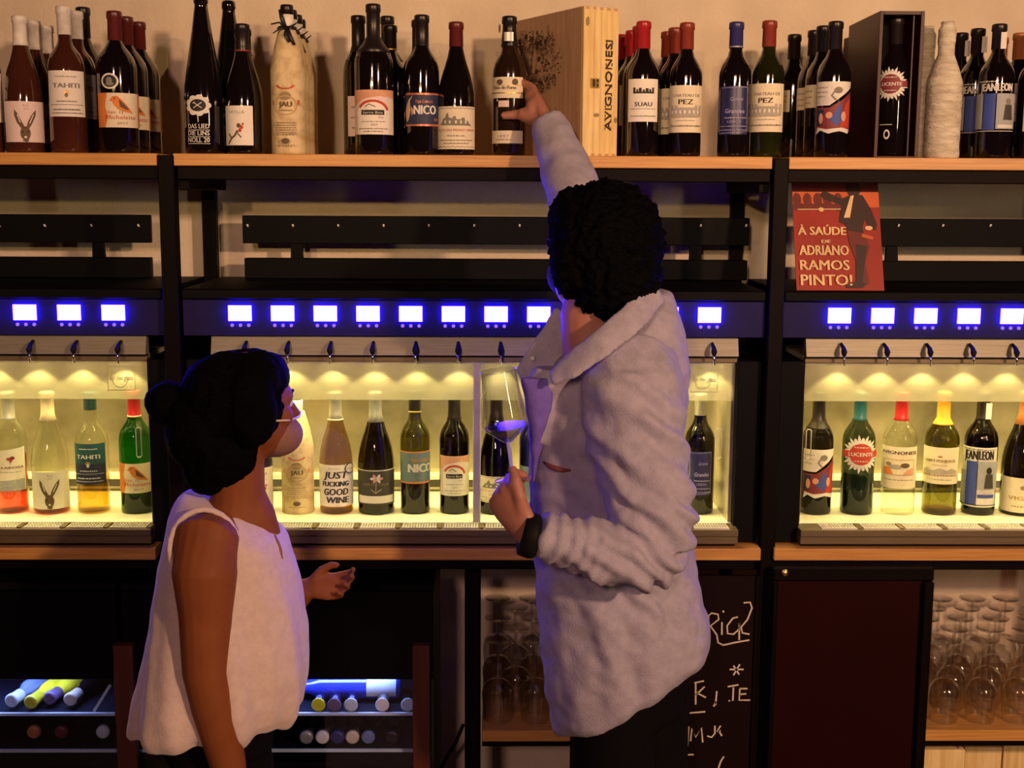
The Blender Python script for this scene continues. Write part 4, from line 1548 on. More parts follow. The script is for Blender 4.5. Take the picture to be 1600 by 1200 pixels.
def wrapped(label, cx, top, wpx, Y, zb, lab, mwrap, neck=True, art=None, ribbon=True, wob=.03, ref=None, seed=0):
    c = U(cx, ref or (top+205), Y)
    loc = V((c.x, Y, zb))
    k = PXM(loc)
    R = wpx/2*k
    H = U(cx, top, Y).z-zb
    rz = -math.asin(loc.x/math.hypot(loc.x, Y))
    root = thing('wrapped_bottle', label, 'bottle', loc, rz, 'wrapped bottles')
    mb = MB()
    n, rows = 40, 34
    hk = .84 if neck else 1.0
    vs, fs = [], []
    for j in range(rows+1):
        t = j/rows*hk
        if neck: r = R*(1 if t < .56 else 1-.52*((t-.56)/.28)**1.25)
        else:
            r = R if t < .56 else R*(.46+.54*max(0, 1-((t-.56)/.20))**.9) if t < .76 else R*.46*(1.08 if .95 > t > .85 else 1.0)
            if t > .97: r *= .8
        for i in range(n):
            a = 2*pi*i/n
            q = noise.noise(V((cos(a)*2+seed*7, sin(a)*2, t*9)))*wob+noise.noise(V((cos(a)*6+seed, sin(a)*6, t*3)))*wob*1.4*max(0, t-.45)*2
            if not neck: q += .022*sin(t*H*2*pi/.0075+a*3)*(.5+.5*sin(a*7+t*20))
            rr = r*(1+q)
            vs.append((rr*cos(a), rr*sin(a), max(0, t*H)))
    for j in range(rows):
        for i in range(n):
            i2 = (i+1) % n
            fs.append((j*n+i, j*n+i2, (j+1)*n+i2, (j+1)*n+i))
    fs += [tuple(range(n))[::-1], tuple(rows*n+i for i in range(n))]
    mb.add(vs, fs, True)
    obj('paper_wrap' if neck else 'netting_wrap', mb, mwrap, root)
    if neck:
        obj('neck_wrap', MB().lathe([(.0150, H*.83), (.0152, H*.88), (.0158, H*.935)], 18), M_PAPER, root)
        obj('foil_capsule', MB().lathe([(.0150, H*.936), (.0152, H*.985), (.0140, H)], 18), M_FOILD, root)
    if ribbon:
        zr = H*.845
        rb = MB()
        rb.lathe([(R*.52, zr-.004), (R*.55, zr), (R*.52, zr+.004)], 18, cap=False)
        y = -R*.55
        for pts in ([(0, y, zr), (-.018, y-.006, zr+.010), (-.036, y-.002, zr+.006)], [(0, y, zr), (-.016, y-.008, zr-.004), (-.032, y-.004, zr-.014)],
                    [(0, y, zr), (.014, y-.008, zr+.004), (.024, y-.004, zr+.012)], [(0, y, zr), (.006, y-.008, zr-.02), (.016, y-.010, zr-.040)], [(0, y, zr), (-.004, y-.008, zr-.018), (.004, y-.010, zr-.034)],
                    [(-.004, y, zr), (-.012, y, zr+.022), (-.016, y+.004, zr+.040)]):
            rb.tube(pts, [.0045, .0055, .0035], 6, flat=.35)
        obj('ribbon', rb, M_RIB, root)
    if art:
        x0, y0, x1, y1 = lab
        zz = lambda py: U(cx, py, Y-R).z-zb
        a = lambda x: R*math.asin(max(-.98, min(.98, (x-cx)*k/R)))
        A = Art(R*1.035, (a(x0)+a(x1))/2, (a(x1)-a(x0))/2, zz(y1), zz(y0), seed=4)
        art(A)
        A.finish(root)
    root['R'] = R
    return root


b = wrapped('bottle wrapped in cream printed paper with a black ribbon, front one on the top shelf', 452, 8, 54, YF, ZS, (428, 90, 470, 238), M_WRAP, art=art_jau, wob=.02)
behind(b, RB, 'paper wrapped bottle second behind the ribboned front one', -.004)
behind(b, RB*2, 'paper wrapped bottle with ribbon bow, third in its row', -.004)
behind(b, RB*3, 'paper wrapped bottle last in its row, deep in shade', -.008)

bottle('dark bottle with a sliver of brown label, left behind the hill label', 'bordeaux', 562, 25, 48, glass=M_DARK, cap=(M_FOILD, 80), lab=(545, 150, 575, 213), base=M_PAPERP, art=art_plain, Y=YF+RB, zb=ZS)
b = bottle('tall red wine bottle with peach and cream hill label, front one on the shelf', 'bordeaux', 585, 7, 60, glass=M_DARK, cap=(M_FOILD, 80), lab=(556, 140, 614, 210), base=M_PAPERP, art=art_hill, **S)
behind(b, RB*2.2, 'tall dark bottle far behind the hill label bottle', .016)
bottle('short dark bottle with a gold dash on its neck, behind the hill label', 'bordeaux', 611, 40, 52, glass=M_DARK, cap=(M_FOILD, 78, M_GOLD), Y=YF+RB*1.3, zb=ZS)
b = bottle('red wine bottle with navy and copper label, front one on the shelf', 'bordeaux', 660, 24, 54, glass=M_DARK, cap=(M_FOILD, 70), lab=(635, 145, 685, 197), base=M_INKNAVY, art=art_nico, **S)
behind(b, RB, 'dark bottle directly behind the navy label bottle', -.012)
bottle('sloping dark bottle with cream castle label, right of the navy label', 'burgundy', 713, 35, 58, glass=M_DARK, cap=(M_FOILR, 72), lab=(685, 166, 741, 233), base=M_PAPERC, art=art_castle, **S)
held = bottle('dark port bottle with cream labels gripped by the reaching man', 'port', 795, 26, 52, glass=M_BROWN, cap=(M_FOILD, 72), lab=(769, 120, 816, 153), base=M_PAPERC, art=art_port, more=[((769, 204, 816, 224), M_PAPERC, art_port2), ((779, 157, 795, 167), M_PAPERP, None), ((787, 50, 801, 64), M_FOILS, None)], group=None, **S)

b = bottle('bordeaux bottle with red cap and white house label, right of the wooden box', 'bordeaux', 1002, 34, 52, glass=M_DARK, cap=(M_FOILRED, 75), lab=(981, 123, 1025, 190), base=M_PAPER, art=lambda A: art_house(A, 'SUAU', ''), **S)
behind(b, RB, 'red capped bottle second behind the white house label')
behind(b, RB*2, 'red capped bottle third behind the white house label', -.008)
behind(b, RB*3, 'red capped bottle last behind the white house label, beside the box', -.028)
b = bottle('bordeaux bottle with rust cap and cream chateau label, left one of two on the shelf', 'bordeaux', 1069, 36, 50, glass=M_DARK, cap=(M_FOILRU, 76), lab=(1045, 133, 1094, 207), base=M_PAPERC, art=art_pez, **S)
behind(b, RB*1.1, 'rust capped bottle second behind the left chateau label', -.014)
behind(b, RB*2, 'rust capped bottle third behind the left chateau label', -.022)
bottle('bottle with blue cap and deep blue label on the top shelf', 'bordeaux', 1145, 35, 50, glass=M_DARK, cap=(M_FOILB, 74, M_FOILS), lab=(1123, 134, 1165, 210), base=None, art=art_bluelab, **S)
bottle('greenish bottle with rust cap and cream chateau label, by the right post', 'bordeaux', 1196, 33, 50, glass=M_GREEN, cap=(M_FOILRU, 72), lab=(1169, 130, 1220, 206), base=M_PAPERC, art=art_pez, **S)
b = bottle('dark bottle with colourful mural label, left of the slotted dark box', 'bordeaux', 1298, 34, 52, glass=M_DARK, cap=(M_FOILD, 76), lab=(1274, 127, 1323, 212), base=None, art=art_mural, **S)
b3 = bottle('dark bottle with white side label, second in the mural label row', 'bordeaux', 1279, 41, 50, glass=M_DARK, cap=(M_FOILD, 80), lab=(1252, 132, 1272, 168), base=M_PAPERC, art=art_plain, Y=YF+RB, zb=ZS)
behind(b3, RB, 'dark bottle third in the mural label row')
behind(b3, RB*2, 'dark bottle last in the mural label row, beside the right post', -.03)

# knit covered bottle, blue labelled bottles, copper capped bottles
b = wrapped('bottle covered in white knitted netting, front one', 1470, 34, 54, YF, ZS, None, M_KNIT, neck=False, ribbon=False, wob=.012)
behind(b, RB, 'bottle in white knitted netting, behind the front one', -.018)
b = bottle('dark bottle with blue and grey striped label, front one on the top shelf', 'bordeaux', 1550, 38, 54, glass=M_DARK, cap=(M_FOILD, 76), lab=(1524, 125, 1577, 208), base=None, art=art_jean, more=[((1553, 50, 1561, 76), M_PAPER, None)], **S)
behind(b, RB, 'dark bottle with striped label, second behind the front striped label', -.018)
behind(b, RB*2, 'dark bottle third behind the front striped label', -.028)
b = bottle('dark bottle with copper cap at the right end, behind the striped label', 'bordeaux', 1582, 52, 52, glass=M_DARK, cap=(M_FOILO, 92), lab=(1570, 130, 1600, 190), base=M_PAPERP, art=art_plain, Y=YF+RB, zb=ZS)
behind(b, RB, 'dark bottle with copper cap, second at the right end of the shelf', -.012)
bottle('dark bottle with rust cap cut by the right photo edge', 'bordeaux', 1610, 46, 52, glass=M_DARK, cap=(M_FOILRU, 88), lab=(1596, 130, 1630, 205), base=M_PAPERC, art=art_plain, **S)

# ------------------------------------------------------------------ wooden wine box
f0, f1 = U(911, 150, 3.02), U(969, 150, 3.02)
bx = thing('wooden_box', 'pale wooden wine box with burnt lettering and crest, standing on the long shelf', 'box', (f0.x, 3.02, ZS), 0)
wdt = f1.x-f0.x
back = U(802, 150, 3.31)
ang = math.atan2(f0.x-back.x, 3.31-3.02)
bx.rotation_euler = (0, 0, ang)
# the front face is seen foreshortened by the turn
wl = wdt/cos(ang)*.985
dl = math.hypot(f0.x-back.x, .29)
hb = U(940, 9, 3.02).z-ZS
th = .010
obj('front_panel', MB().box(0, wl, 0, th, 0, hb, .0008), M_PINE, bx)
obj('back_panel', MB().box(0, wl, dl-th, dl, 0, hb, .0008), M_PINE, bx)
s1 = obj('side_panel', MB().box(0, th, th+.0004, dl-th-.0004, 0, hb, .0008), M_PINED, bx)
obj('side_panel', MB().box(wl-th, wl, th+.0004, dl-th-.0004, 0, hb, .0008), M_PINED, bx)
obj('top_panel', MB().box(th, wl-th, th, dl-th, hb-.008, hb-.0005), M_PINE, bx)
obj('bottom_panel', MB().box(th, wl-th, th, dl-th, 0.0005, .008), M_PINE, bx)
for zc in (0, 1):
    for i in range(5):
        x = wl*(i+.5)/5
        z = hb-.007 if zc else 0
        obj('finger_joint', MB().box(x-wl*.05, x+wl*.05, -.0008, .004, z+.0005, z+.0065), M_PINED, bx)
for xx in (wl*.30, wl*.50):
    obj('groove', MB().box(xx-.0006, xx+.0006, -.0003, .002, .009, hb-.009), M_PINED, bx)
A = Art(None, wl/2, wl/2, 0, hb, off=.0006)
# lettering climbs the front face
vs, fs, x0, x1, y0, y1 = font_mesh('AVIGNONESI')
tw = .61
for d in (-.022, -.011, 0, .011, .022):
    A.tri(M_INKBR, [(.62-(y-y0)/(y1-y0)*.36+d, .175+(x-x0)/(x1-x0)*tw) for x, y in vs], fs)
for i, t in enumerate((.19, .245, .275, .34, .42, .48, .55, .62, .70, .765)):
    A.rect(.58, t-.01, .63, t+.012, M_INKBR); A.rect(.25, t-.008, .29, t+.010, M_INKBR)
A.rect(-.60, .46, -.12, .525, M_GOLD); A.rect(-.52, .467, -.36, .518, M_INKBR); A.rect(-.30, .467, -.18, .49, M_INKBR); A.rect(-.30, .497, -.18, .518, M_INKBR)
A.ell(-.25, .28, .14, .012, M_INKOR2 if 'M_INKOR2' in globals() else A_TAN); A.ell(-.82, .90, .08, .03, A_TAN); A.ell(.86, .25, .06, .02, A_TAN)
A.finish(bx, 'burnt_print')
xf = lambda p: V((p.y, p.x, p.z))            # onto the side face, u runs backwards from the front edge
B = Art(None, dl/2, dl/2, 0, hb, xf=lambda p: V((p.y, dl-p.x, p.z)), off=.0008)
cx_, cy_, rx_, ry_ = -.02, .665, .46, .21
rn = random.Random(3)
for i in range(420):
    t, r = rn.uniform(0, 2*pi), rn.uniform(.62, 1.0)
    x, y = cx_+rx_*r*cos(t), cy_+ry_*r*sin(t)
    a = rn.uniform(0, pi)
    B.line([(x-.03*cos(a), y-.012*sin(a)), (x, y+.004), (x+.03*cos(a), y+.012*sin(a))], .0065, M_INKBR)
for pts, wd_ in (([(-.24, .56), (-.16, .77)], .012), ([(-.20, .775), (.10, .562)], .042), ([(.10, .565), (.18, .775)], .012), ([(-.34, .56), (-.12, .56)], .010), ([(-.32, .775), (-.08, .775)], .010), ([(.06, .775), (.32, .775)], .010)):
    B.line(pts, wd_, M_INKBR)
for i in range(12):
    t = 2*pi*i/12
    B.ell(cx_+rx_*.8*cos(t), cy_+ry_*.8*sin(t), .05, .02, M_INKBR, 8)
B.text('NESI', .62, .245, .032, M_INKBR, .5, .01)
for x, y, r in ((-.80, .93, .035), (.62, .86, .03), (.45, .84, .02), (.85, .30, .03)): B.ell(x, y, r, r*.9, A_TAN)
B.finish(bx, 'burnt_print')

# ------------------------------------------------------------------ slotted dark box holding a sun label bottle
M_DBOX = mat('dark_red_box', (.040, .006, .005), (.03, .005, .004), rough=.4, spec=.2)
M_DBOXI = mat('box_inside', (.006, .003, .003), rough=.5, spec=.2)
a0, a1 = U(1367, 200, 3.01), U(1436, 200, 3.01)
zt2 = U(1400, 17, 3.01).z-ZS
bk = U(1320, 200, 3.30)
db = thing('display_box', 'dark red open-fronted display box on the right shelf, holding the sun bottle', 'box', (a0.x, 3.01, ZS))
wd2 = a1.x-a0.x
db.rotation_euler = (0, 0, math.atan2(a0.x-bk.x, .29)*.35)
dp = .27
t_ = .0085
obj('side_panel', MB().box(0, t_, 0, dp, 0, zt2, .0008), M_DBOX, db)
obj('side_panel', MB().box(wd2-t_, wd2, 0, dp, 0, zt2, .0008), M_DBOX, db)
obj('top_panel', MB().box(t_, wd2-t_, .0005, dp, zt2-t_, zt2-.0003, .0008), M_DBOX, db)
obj('bottom_panel', MB().box(t_, wd2-t_, .0005, dp, 0.0003, .004, .0008), M_DBOX, db)
obj('back_panel', MB().box(t_, wd2-t_, dp-.006, dp-.0005, .0045, zt2-t_-.0005), M_DBOXI, db)
obj('inner_panel', MB().box(t_, wd2-t_, .095, .100, .0045, zt2-t_-.0005), M_DBOXI, db)
obj('box_sleeve', MB().box(wd2-t_-.014, wd2-t_-.011, .012, .094, .0045, zt2-t_-.0005), M_DBOX, db)
bottle('dark bottle printed with a white sun, inside the dark red box', 'bordeaux', 1392, 28, 47, glass=M_DARK, cap=(M_FOILD, 68), lab=(1369, 104, 1411, 158), base=None, art=art_sun, more=[((1374, 192, 1397, 218), None, art_o)], Y=3.062, zb=ZS+.0045, group=None)
bb = MB().box(0, wd2, 0, .10, 0, zt2-.016, .001)
o = obj('spare_box', bb, M_DBOX)
o.location = (U(1345, 200, 3.3).x-.012, 3.31, ZS)
o.rotation_euler = (0, 0, .12)
tag(o, 'closed dark red box standing behind the display box', 'box')

# ------------------------------------------------------------------ bottles in the dispensers
YD = 3.168
D = dict(Y=YD, zb=ZF+.0003, group='bottles in the wine dispensers')
bottle('clear rosé bottle with white diagonal label in the left dispenser', 'bordeaux', 20, 612, 50, glass=G_CLEAR, cap=(M_FOILS, 655), lab=(-6, 700, 40, 768), base=None, art=art_bella, liquid=(L_ROSE, 716), ref=780, **D)
bottle('clear sloping bottle with white hare label in the left dispenser', 'burgundy', 81, 612, 56, glass=G_CLEAR, cap=(M_FOILC, 656), lab=(54, 738, 107, 796), base=M_PAPER, art=art_hare, liquid=(L_ROSE, 772), ref=780, **D)
bottle('clear white-wine bottle with navy label in the left dispenser', 'round', 147, 612, 50, glass=G_CLEAR, cap=(M_FOILT, 640), lab=(122, 694, 166, 757), base=M_INKNAVY, art=lambda A: (A.rect(-1, .5, 1, 1, M_INKTEAL), art_tahiti(A, M_PRW, M_GOLD)), liquid=(L_WHITE, 745), ref=780, **D)
bottle('green bottle with red cap and robin label in the left dispenser', 'bordeaux', 215, 610, 50, glass=G_GREEN, cap=(M_FOILRED, 651, M_FOILW), lab=(190, 725, 240, 771), base=M_PAPERC, art=art_robin, liquid=(L_RED, 772), ref=780, **D)
bottle('dark bottle with white orchid label behind the woman\'s neck in the dispenser', 'burgundy', 401, 620, 52, glass=G_SMOKE, cap=(M_FOILD, 650), lab=(378, 732, 426, 792), base=M_PAPERC, art=art_orchid, liquid=(L_RED, 730), ref=780, **D)
b = wrapped('bottle in cream printed paper beside the woman\'s face in the dispenser', 466, 612, 50, YD, ZF+.0003, (445, 680, 485, 800), M_WRAP, art=art_jau, ribbon=False, ref=780, wob=.02, seed=3)
bottle('amber bottle with white hand-lettered label in the dispenser', 'burgundy', 526, 612, 52, glass=G_AMBER, cap=(M_FOILS, 656, M_FOILW), lab=(500, 727, 552, 792), base=M_PAPER, art=art_good, liquid=(L_WHITE, 774), ref=780, **D)
bottle('dark sloping bottle with slate flower label in the dispenser', 'burgundy', 588, 612, 56, glass=G_SMOKE, cap=(M_FOILS, 658), lab=(560, 735, 616, 790), base=M_INKSLATE, art=art_flower, liquid=(L_RED, 764), ref=780, **D)
bottle('olive bottle with steel-blue and orange banded label in the dispenser', 'bordeaux', 649, 610, 46, glass=G_OLIVE, cap=(M_FOILD, 644, M_GOLD), lab=(626, 706, 672, 756), base=M_INKSTEEL, art=lambda A: (A.rect(-1, .96, 1, 1, M_INKOR), A.rect(-1, 0, 1, .05, M_INKOR), A.text('NICO', .3, .36, .26, M_PRW, 1.25, .03), A.text('Papa Conrado', .3, .68, .13, M_INKOR, 1.0, .0, .15)), liquid=(L_RED, 752), ref=780, **D)
bottle('dark bottle with peach hill label in the dispenser, left of the door divider', 'bordeaux', 710, 610, 46, glass=G_SMOKE, cap=(M_FOILD, 655), lab=(689, 713, 732, 775), base=M_PAPERC, art=art_hill, liquid=(L_RED, 700), ref=780, **D)
bottle('dark bottle with cream label seen through the raised wine glass', 'burgundy', 775, 612, 52, glass=G_SMOKE, cap=(M_FOILD, 655), lab=(750, 745, 802, 786), base=M_PAPERC, art=art_castle, liquid=(L_RED, 680), ref=780, **D)
bottle('dark bottle half hidden by the man\'s shirt front in the dispenser', 'bordeaux', 836, 612, 50, glass=G_SMOKE, cap=(M_FOILD, 655), lab=(812, 730, 860, 790), base=M_INKSTEEL, art=art_plain, liquid=(L_RED, 690), ref=780, **D)
bottle('dark silver-capped bottle with deep blue label, right of the man in the dispenser', 'bordeaux', 1091, 615, 46, glass=G_SMOKE, cap=(M_FOILS, 648), lab=(1076, 706, 1109, 775), base=None, art=art_bluelab, liquid=(L_RED, 700), ref=780, **D)
bottle('dark bottle with colourful mural label, first in the right dispenser', 'bordeaux', 1274, 612, 48, glass=G_SMOKE, cap=(M_FOILD, 668), lab=(1254, 703, 1301, 782), base=None, art=art_mural, liquid=(L_RED, 745), ref=780, **D)
bottle('blue-green bottle with white sun on an orange band in the right dispenser', 'bordeaux', 1338, 612, 50, glass=G_BLUEG, cap=(M_FOILT, 656), lab=(1316, 682, 1363, 738), base=None, art=lambda A: art_sun(A, M_INKRED), liquid=(L_TEAL, 742), ref=780, **D)
bottle('clear bottle with red cap and cream picture label in the right dispenser', 'bordeaux', 1402, 612, 52, glass=G_CLEAR, cap=(M_FOILRED, 656), lab=(1375, 699, 1427, 764), base=M_PAPERC, art=art_avig, ref=780, **D)
bottle('olive bottle with orange cap and cream label in the right dispenser', 'bordeaux', 1467, 612, 52, glass=G_OLIVE, cap=(M_FOILG, 662), lab=(1440, 700, 1492, 757), base=M_PAPERC, art=art_cha, liquid=(L_WHITE, 800), ref=780, **D)
bottle('dark bottle with blue and white striped label in the right dispenser', 'bordeaux', 1528, 612, 50, glass=G_SMOKE, cap=(M_FOILD, 655), lab=(1499, 700, 1551, 793), base=None, art=art_jeanw, liquid=(L_RED, 690), more=[((1532, 630, 1540, 655), M_PAPER, None)], ref=780, **D)
bottle('dark copper-capped bottle with cream gold-lettered label, cut by the photo edge', 'burgundy', 1594, 612, 62, glass=G_SMOKE, cap=(M_FOILO, 662), lab=(1566, 748, 1624, 802), base=M_PAPERC, art=art_vig, liquid=(L_RED, 745), ref=780, **D)
# ------------------------------------------------------------------ people
M_SKIN = mat('skin', (.40, .17, .12), (.35, .145, .10), rough=.5, scale=18, sss=.1)
M_SKIN2 = mat('tan_skin', (.23, .070, .020), (.20, .058, .017), rough=.6, spec=.2, scale=18, sss=.1)
M_HAIR = mat('black_hair', (.0025, .002, .0025), (.001, .001, .001), rough=.8, spec=.03, scale=60, stretch=(1, 1, 4))
M_SHIRT = mat('mauve_grey_cotton', (.38, .345, .45), (.33, .30, .39), rough=.9, scale=60, bump=.35, bscale=260)
M_TOP = mat('white_crepe', (.66, .52, .48), (.60, .465, .43), rough=.95, scale=60, bump=.3, bscale=240, sheen=.3)
M_TROUS = mat('black_trousers', (.004, .003, .0035), rough=.9, spec=.08)
M_SHOE = mat('black_shoe', (.010, .009, .009), rough=.4)
M_EYEW = mat('eye_white', (.7, .68, .65), rough=.2)
M_LIP = mat('lip', (.34, .11, .09), rough=.45)
M_MASKD = mat('dark_mask', (.012, .011, .014), rough=.8)
M_MASKB = mat('brown_mask', (.26, .13, .085), (.22, .11, .07), rough=.85)


def seg(a, b, t): return a+(b-a)*t


def hand(mb, wrist, f, n, left, curls=((35, 45, 30),)*4, thumb=None, s=1.0, spread=.06, sub=None):
    """palm, four unequal bent fingers and a side thumb, rooted at the wrist; f: towards the knuckles, n: where the palm faces"""
    f = V(f).normalized()
    n = V(n)
    n = (n-f*n.dot(f)).normalized()
    t = n.cross(f) if left else f.cross(n)
    w = V(wrist)
    L = .088*s
    mb.rings([(w-f*.02*s, t*.026*s, n*.019*s), (w, t*.027*s, n*.018*s), (w+f*.025*s, t*.034*s, n*.018*s), (w+f*.055*s, t*.040*s, n*.016*s), (w+f*L*.95, t*.040*s, n*.0125*s), (w+f*(L+.006*s), t*.034*s, n*.008*s)], 16)
    offs = (.030, .0105, -.0095, -.0285)
    lens = (.074, .082, .076, .060)
    back = (0, .003, 0, -.008)
    rad = (.0092, .0095, .0090, .0080)
    for i in range(4):
        p = w+f*(L-.012*s+back[i]*s)+t*offs[i]*s
        d = (f+t*spread*(1.5-i)*.6).normalized()
        pts, rr = [p], [rad[i]*1.05*s]
        ang = 0
        p = p+d*.016*s
        pts.append(p); rr.append(rad[i]*1.12*s)
        for k, fr_ in enumerate((.46, .30, .24)):
            ang += radians(curls[i][k])
            dd = d*cos(ang)+n*sin(ang)
            p = p+dd*lens[i]*fr_*s
            pts.append(p)
            rr.append(rad[i]*(1.02, .92, .74)[k]*s)
        mb.tube(pts, rr, 10, hint=t)
    if thumb is None:
        thumb = [w+f*.020*s+t*.020*s+n*.004*s, w+f*.045*s+t*.045*s+n*.014*s, w+f*.072*s+t*.054*s+n*.026*s, w+f*.094*s+t*.050*s+n*.036*s]
    mb.tube(thumb, [.0145*s, .0125*s, .0112*s, .0085*s], 10, hint=n)


def head(mb, c, F, up, s=1.0):
    F = V(F).normalized()
    up = V(up)
    up = (up-F*up.dot(F)).normalized()
    sd = up.cross(F)                 # towards the person's left
    c = V(c)
    mb.ball(c+up*.015*s-F*.008*s, (sd*.076*s, F*.094*s, up*.098*s))
    mb.ball(c+F*.030*s-up*.052*s, (sd*.060*s, F*.062*s, up*.064*s))
    mb.ball(c+F*.062*s-up*.092*s, (sd*.026*s, F*.024*s, up*.022*s))
    mb.ball(c+F*.055*s+up*.020*s, (sd*.058*s, F*.034*s, up*.030*s))
    mb.tube([c+F*.084*s+up*.014*s, c+F*.100*s-up*.010*s, c+F*.113*s-up*.030*s], [.009*s, .012*s, .0145*s], 8)
    for q in (-1, 1):
        mb.ball(c+F*.052*s-up*.020*s+sd*.042*q*s, .024*s)
        mb.ball(c+sd*.078*q*s-up*.012*s-F*.008*s, (sd*.010*s, F*.017*s, up*.031*s))
        mb.ball(c+F*.098*s-up*.034*s+sd*.011*q*s, .0085*s)
    return F, up, sd


def face_bits(root, c, F, up, sd, s=1.0):
    for q in (-1, 1):
        obj('eye', MB().ball(c+F*.073*s+up*.004*s+sd*.030*q*s, .0105*s), M_EYEW, root)
        obj('eyebrow', MB().tube([c+F*.086*s+up*.026*s+sd*.014*q*s, c+F*.084*s+up*.031*s+sd*.030*q*s, c+F*.070*s+up*.027*s+sd*.046*q*s], [.002*s, .003*s, .002*s], 6), M_HAIR, root)
    obj('mouth', MB().tube([c+F*.084*s-up*.060*s+sd*.022*s, c+F*.0935*s-up*.058*s, c+F*.084*s-up*.060*s-sd*.022*s], [.003, .0062, .003], 8), M_LIP, root)


def frizz(amp, sc, seed=0, amp2=0.0, sc2=1):
    o = V((seed*3.1, seed*1.7, seed))

    def f(co, nn):
        d = noise.noise(co*sc+o)*amp
        if amp2: d += noise.noise(co*sc2+o)*amp2
        return co+nn*d
    return f


def leg_pair(name, hips, knees, ankles, m, root, r=(.092, .062, .048), top=None):
    mb = MB()
    for h, k, a in zip(hips, knees, ankles):
        mb.tube([h, seg(h, k, .35), k, seg(k, a, .4), a], [r[0], r[0]*.95, r[1], r[1]*1.0, r[2]], 16)
    if top: top(mb)
    return solid(name, mb, m, root, .011, 4)


def shoe(root, a, d):
    d = V(d).normalized()
    sdv = V((-d.y, d.x, 0))
    a = V((a.x, a.y, 0))
    mb = MB().rings([(a-d*.065+V((0, 0, .03)), sdv*.028, V((0, 0, .028))), (a-d*.03+V((0, 0, .038)), sdv*.036, V((0, 0, .0375))), (a+d*.06+V((0, 0, .034)), sdv*.042, V((0, 0, .0335))), (a+d*.15+V((0, 0, .024)), sdv*.042, V((0, 0, .0235))), (a+d*.19+V((0, 0, .016)), sdv*.026, V((0, 0, .0155)))], 16)
    obj('shoe', mb, M_SHOE, root)


# ---------------------------------------------------------------- the man
man = thing('person', 'curly dark-haired person in mauve-grey shirt reaching for a bottle, holding a wine glass', 'person', (0, 0, 0))
YM = 2.50
hc = U(938, 400, YM)
body = MB()
Fm, Um, Sm = head(body, hc, (-.56, .80, .20), (.06, .12, 1), 1.02)
nb = U(925, 560, YM+.01)
body.tube([hc-Um*.03-Fm*.02, U(918, 492, YM), nb, U(935, 640, YM+.02)], [.055, .054, .058, .08], 16)
# torso core under the shirt
for_t = [(620, 948, .10), (760, 950, .10), (900, 962, .10), (1030, 975, .11), (1100, 978, .11)]
body.rings([(U(x, y, YM+.04), V((r, 0, 0)), V((0, r, 0))) for y, x, r in for_t], 16)
# right arm up to the shelf
shR, elR, wrR = U(945, 505, 2.60), U(905, 355, 2.75), U(853, 192, 2.972)
body.tube([U(955, 580, 2.56), shR, elR, seg(elR, wrR, .5), wrR], [.06, .05, .042, .038, .027], 14)
hf = V((-.22, .74, .62))
hn = V((-.95, .05, -.30))
th = [U(848, 184, 2.985), U(830, 178, 2.995), U(806, 179, 3.006), U(783, 181, 3.010)]
body.ball(U(838, 172, 2.995), (V((.024, .006, .008)), V((0, .022, 0)), V((-.008, 0, .030))))
body.tube([U(852, 192, 2.98), U(834, 183, 2.99), U(812, 178, 3.000)], [.024, .020, .0145], 12)
body.ball(U(831, 152, 3.015), (V((.017, 0, 0)), V((0, .020, 0)), V((0, 0, .020))))
hand(body, wrR, hf, hn, False, curls=((30, 75, 60), (34, 75, 60), (40, 75, 60), (46, 70, 60)), thumb=th, s=1.04)
# left arm folded, hand holding the glass stem
shL, elL, wrL = U(968, 610, 2.375), U(1035, 872, 2.300), U(826, 836, 2.270)
body.tube([U(950, 620, 2.47), shL, seg(shL, elL, .5), elL], [.06, .055, .042, .032], 14)
body.tube([elL, seg(elL, wrL, .35), seg(elL, wrL, .8), wrL], [.032, .036, .030, .027], 14)
lf = V((-.56, .14, .82))
ln = V((.46, .86, .20))
stem_top = U(792, 690, 2.300)
stem_grip = U(799, 728, 2.306)
thL = [U(818, 804, 2.266), U(812, 775, 2.258), U(806, 750, 2.268), U(800, 729, 2.285)]
hand(body, wrL, lf, ln, True, curls=((58, 66, 40), (72, 74, 50), (78, 76, 52), (82, 74, 52)), thumb=thL, s=1.0)
solid('body', body, M_SKIN, man, .0042, 5)
face_bits(man, hc, Fm, Um, Sm, 1.02)
# spectacles and dark mask
gm = MB()
gl = MB()
for q in (-1, 1):
    cc = hc+Fm*.102+Um*.004+Sm*.033*q
    gm.tube([cc+Sm*.024*cos(2*pi*i/16)+Um*.019*sin(2*pi*i/16) for i in range(17)], .0018, 6)
    gm.tube([cc+Sm*.024*q, hc+Fm*.060+Um*.010+Sm*.079*q, hc-Fm*.006+Um*.006+Sm*.083*q], .0024, 6)
gm.tube([hc+Fm*.102+Um*.006-Sm*.010, hc+Fm*.105+Um*.010, hc+Fm*.102+Um*.006+Sm*.010], .0018, 6)
obj('spectacles', gm, M_BLACK, man)
mk = MB().ball(hc+Fm*.054-Um*.058, (Sm*.056, Fm*.066, Um*.050))
for q in (-1, 1): mk.tube([hc+Fm*.06-Um*.05+Sm*.058*q, hc+Fm*.02-Um*.035+Sm*.075*q, hc-Fm*.012-Um*.010+Sm*.088*q], .003, 6)
obj('face_mask', mk, M_MASKD, man)
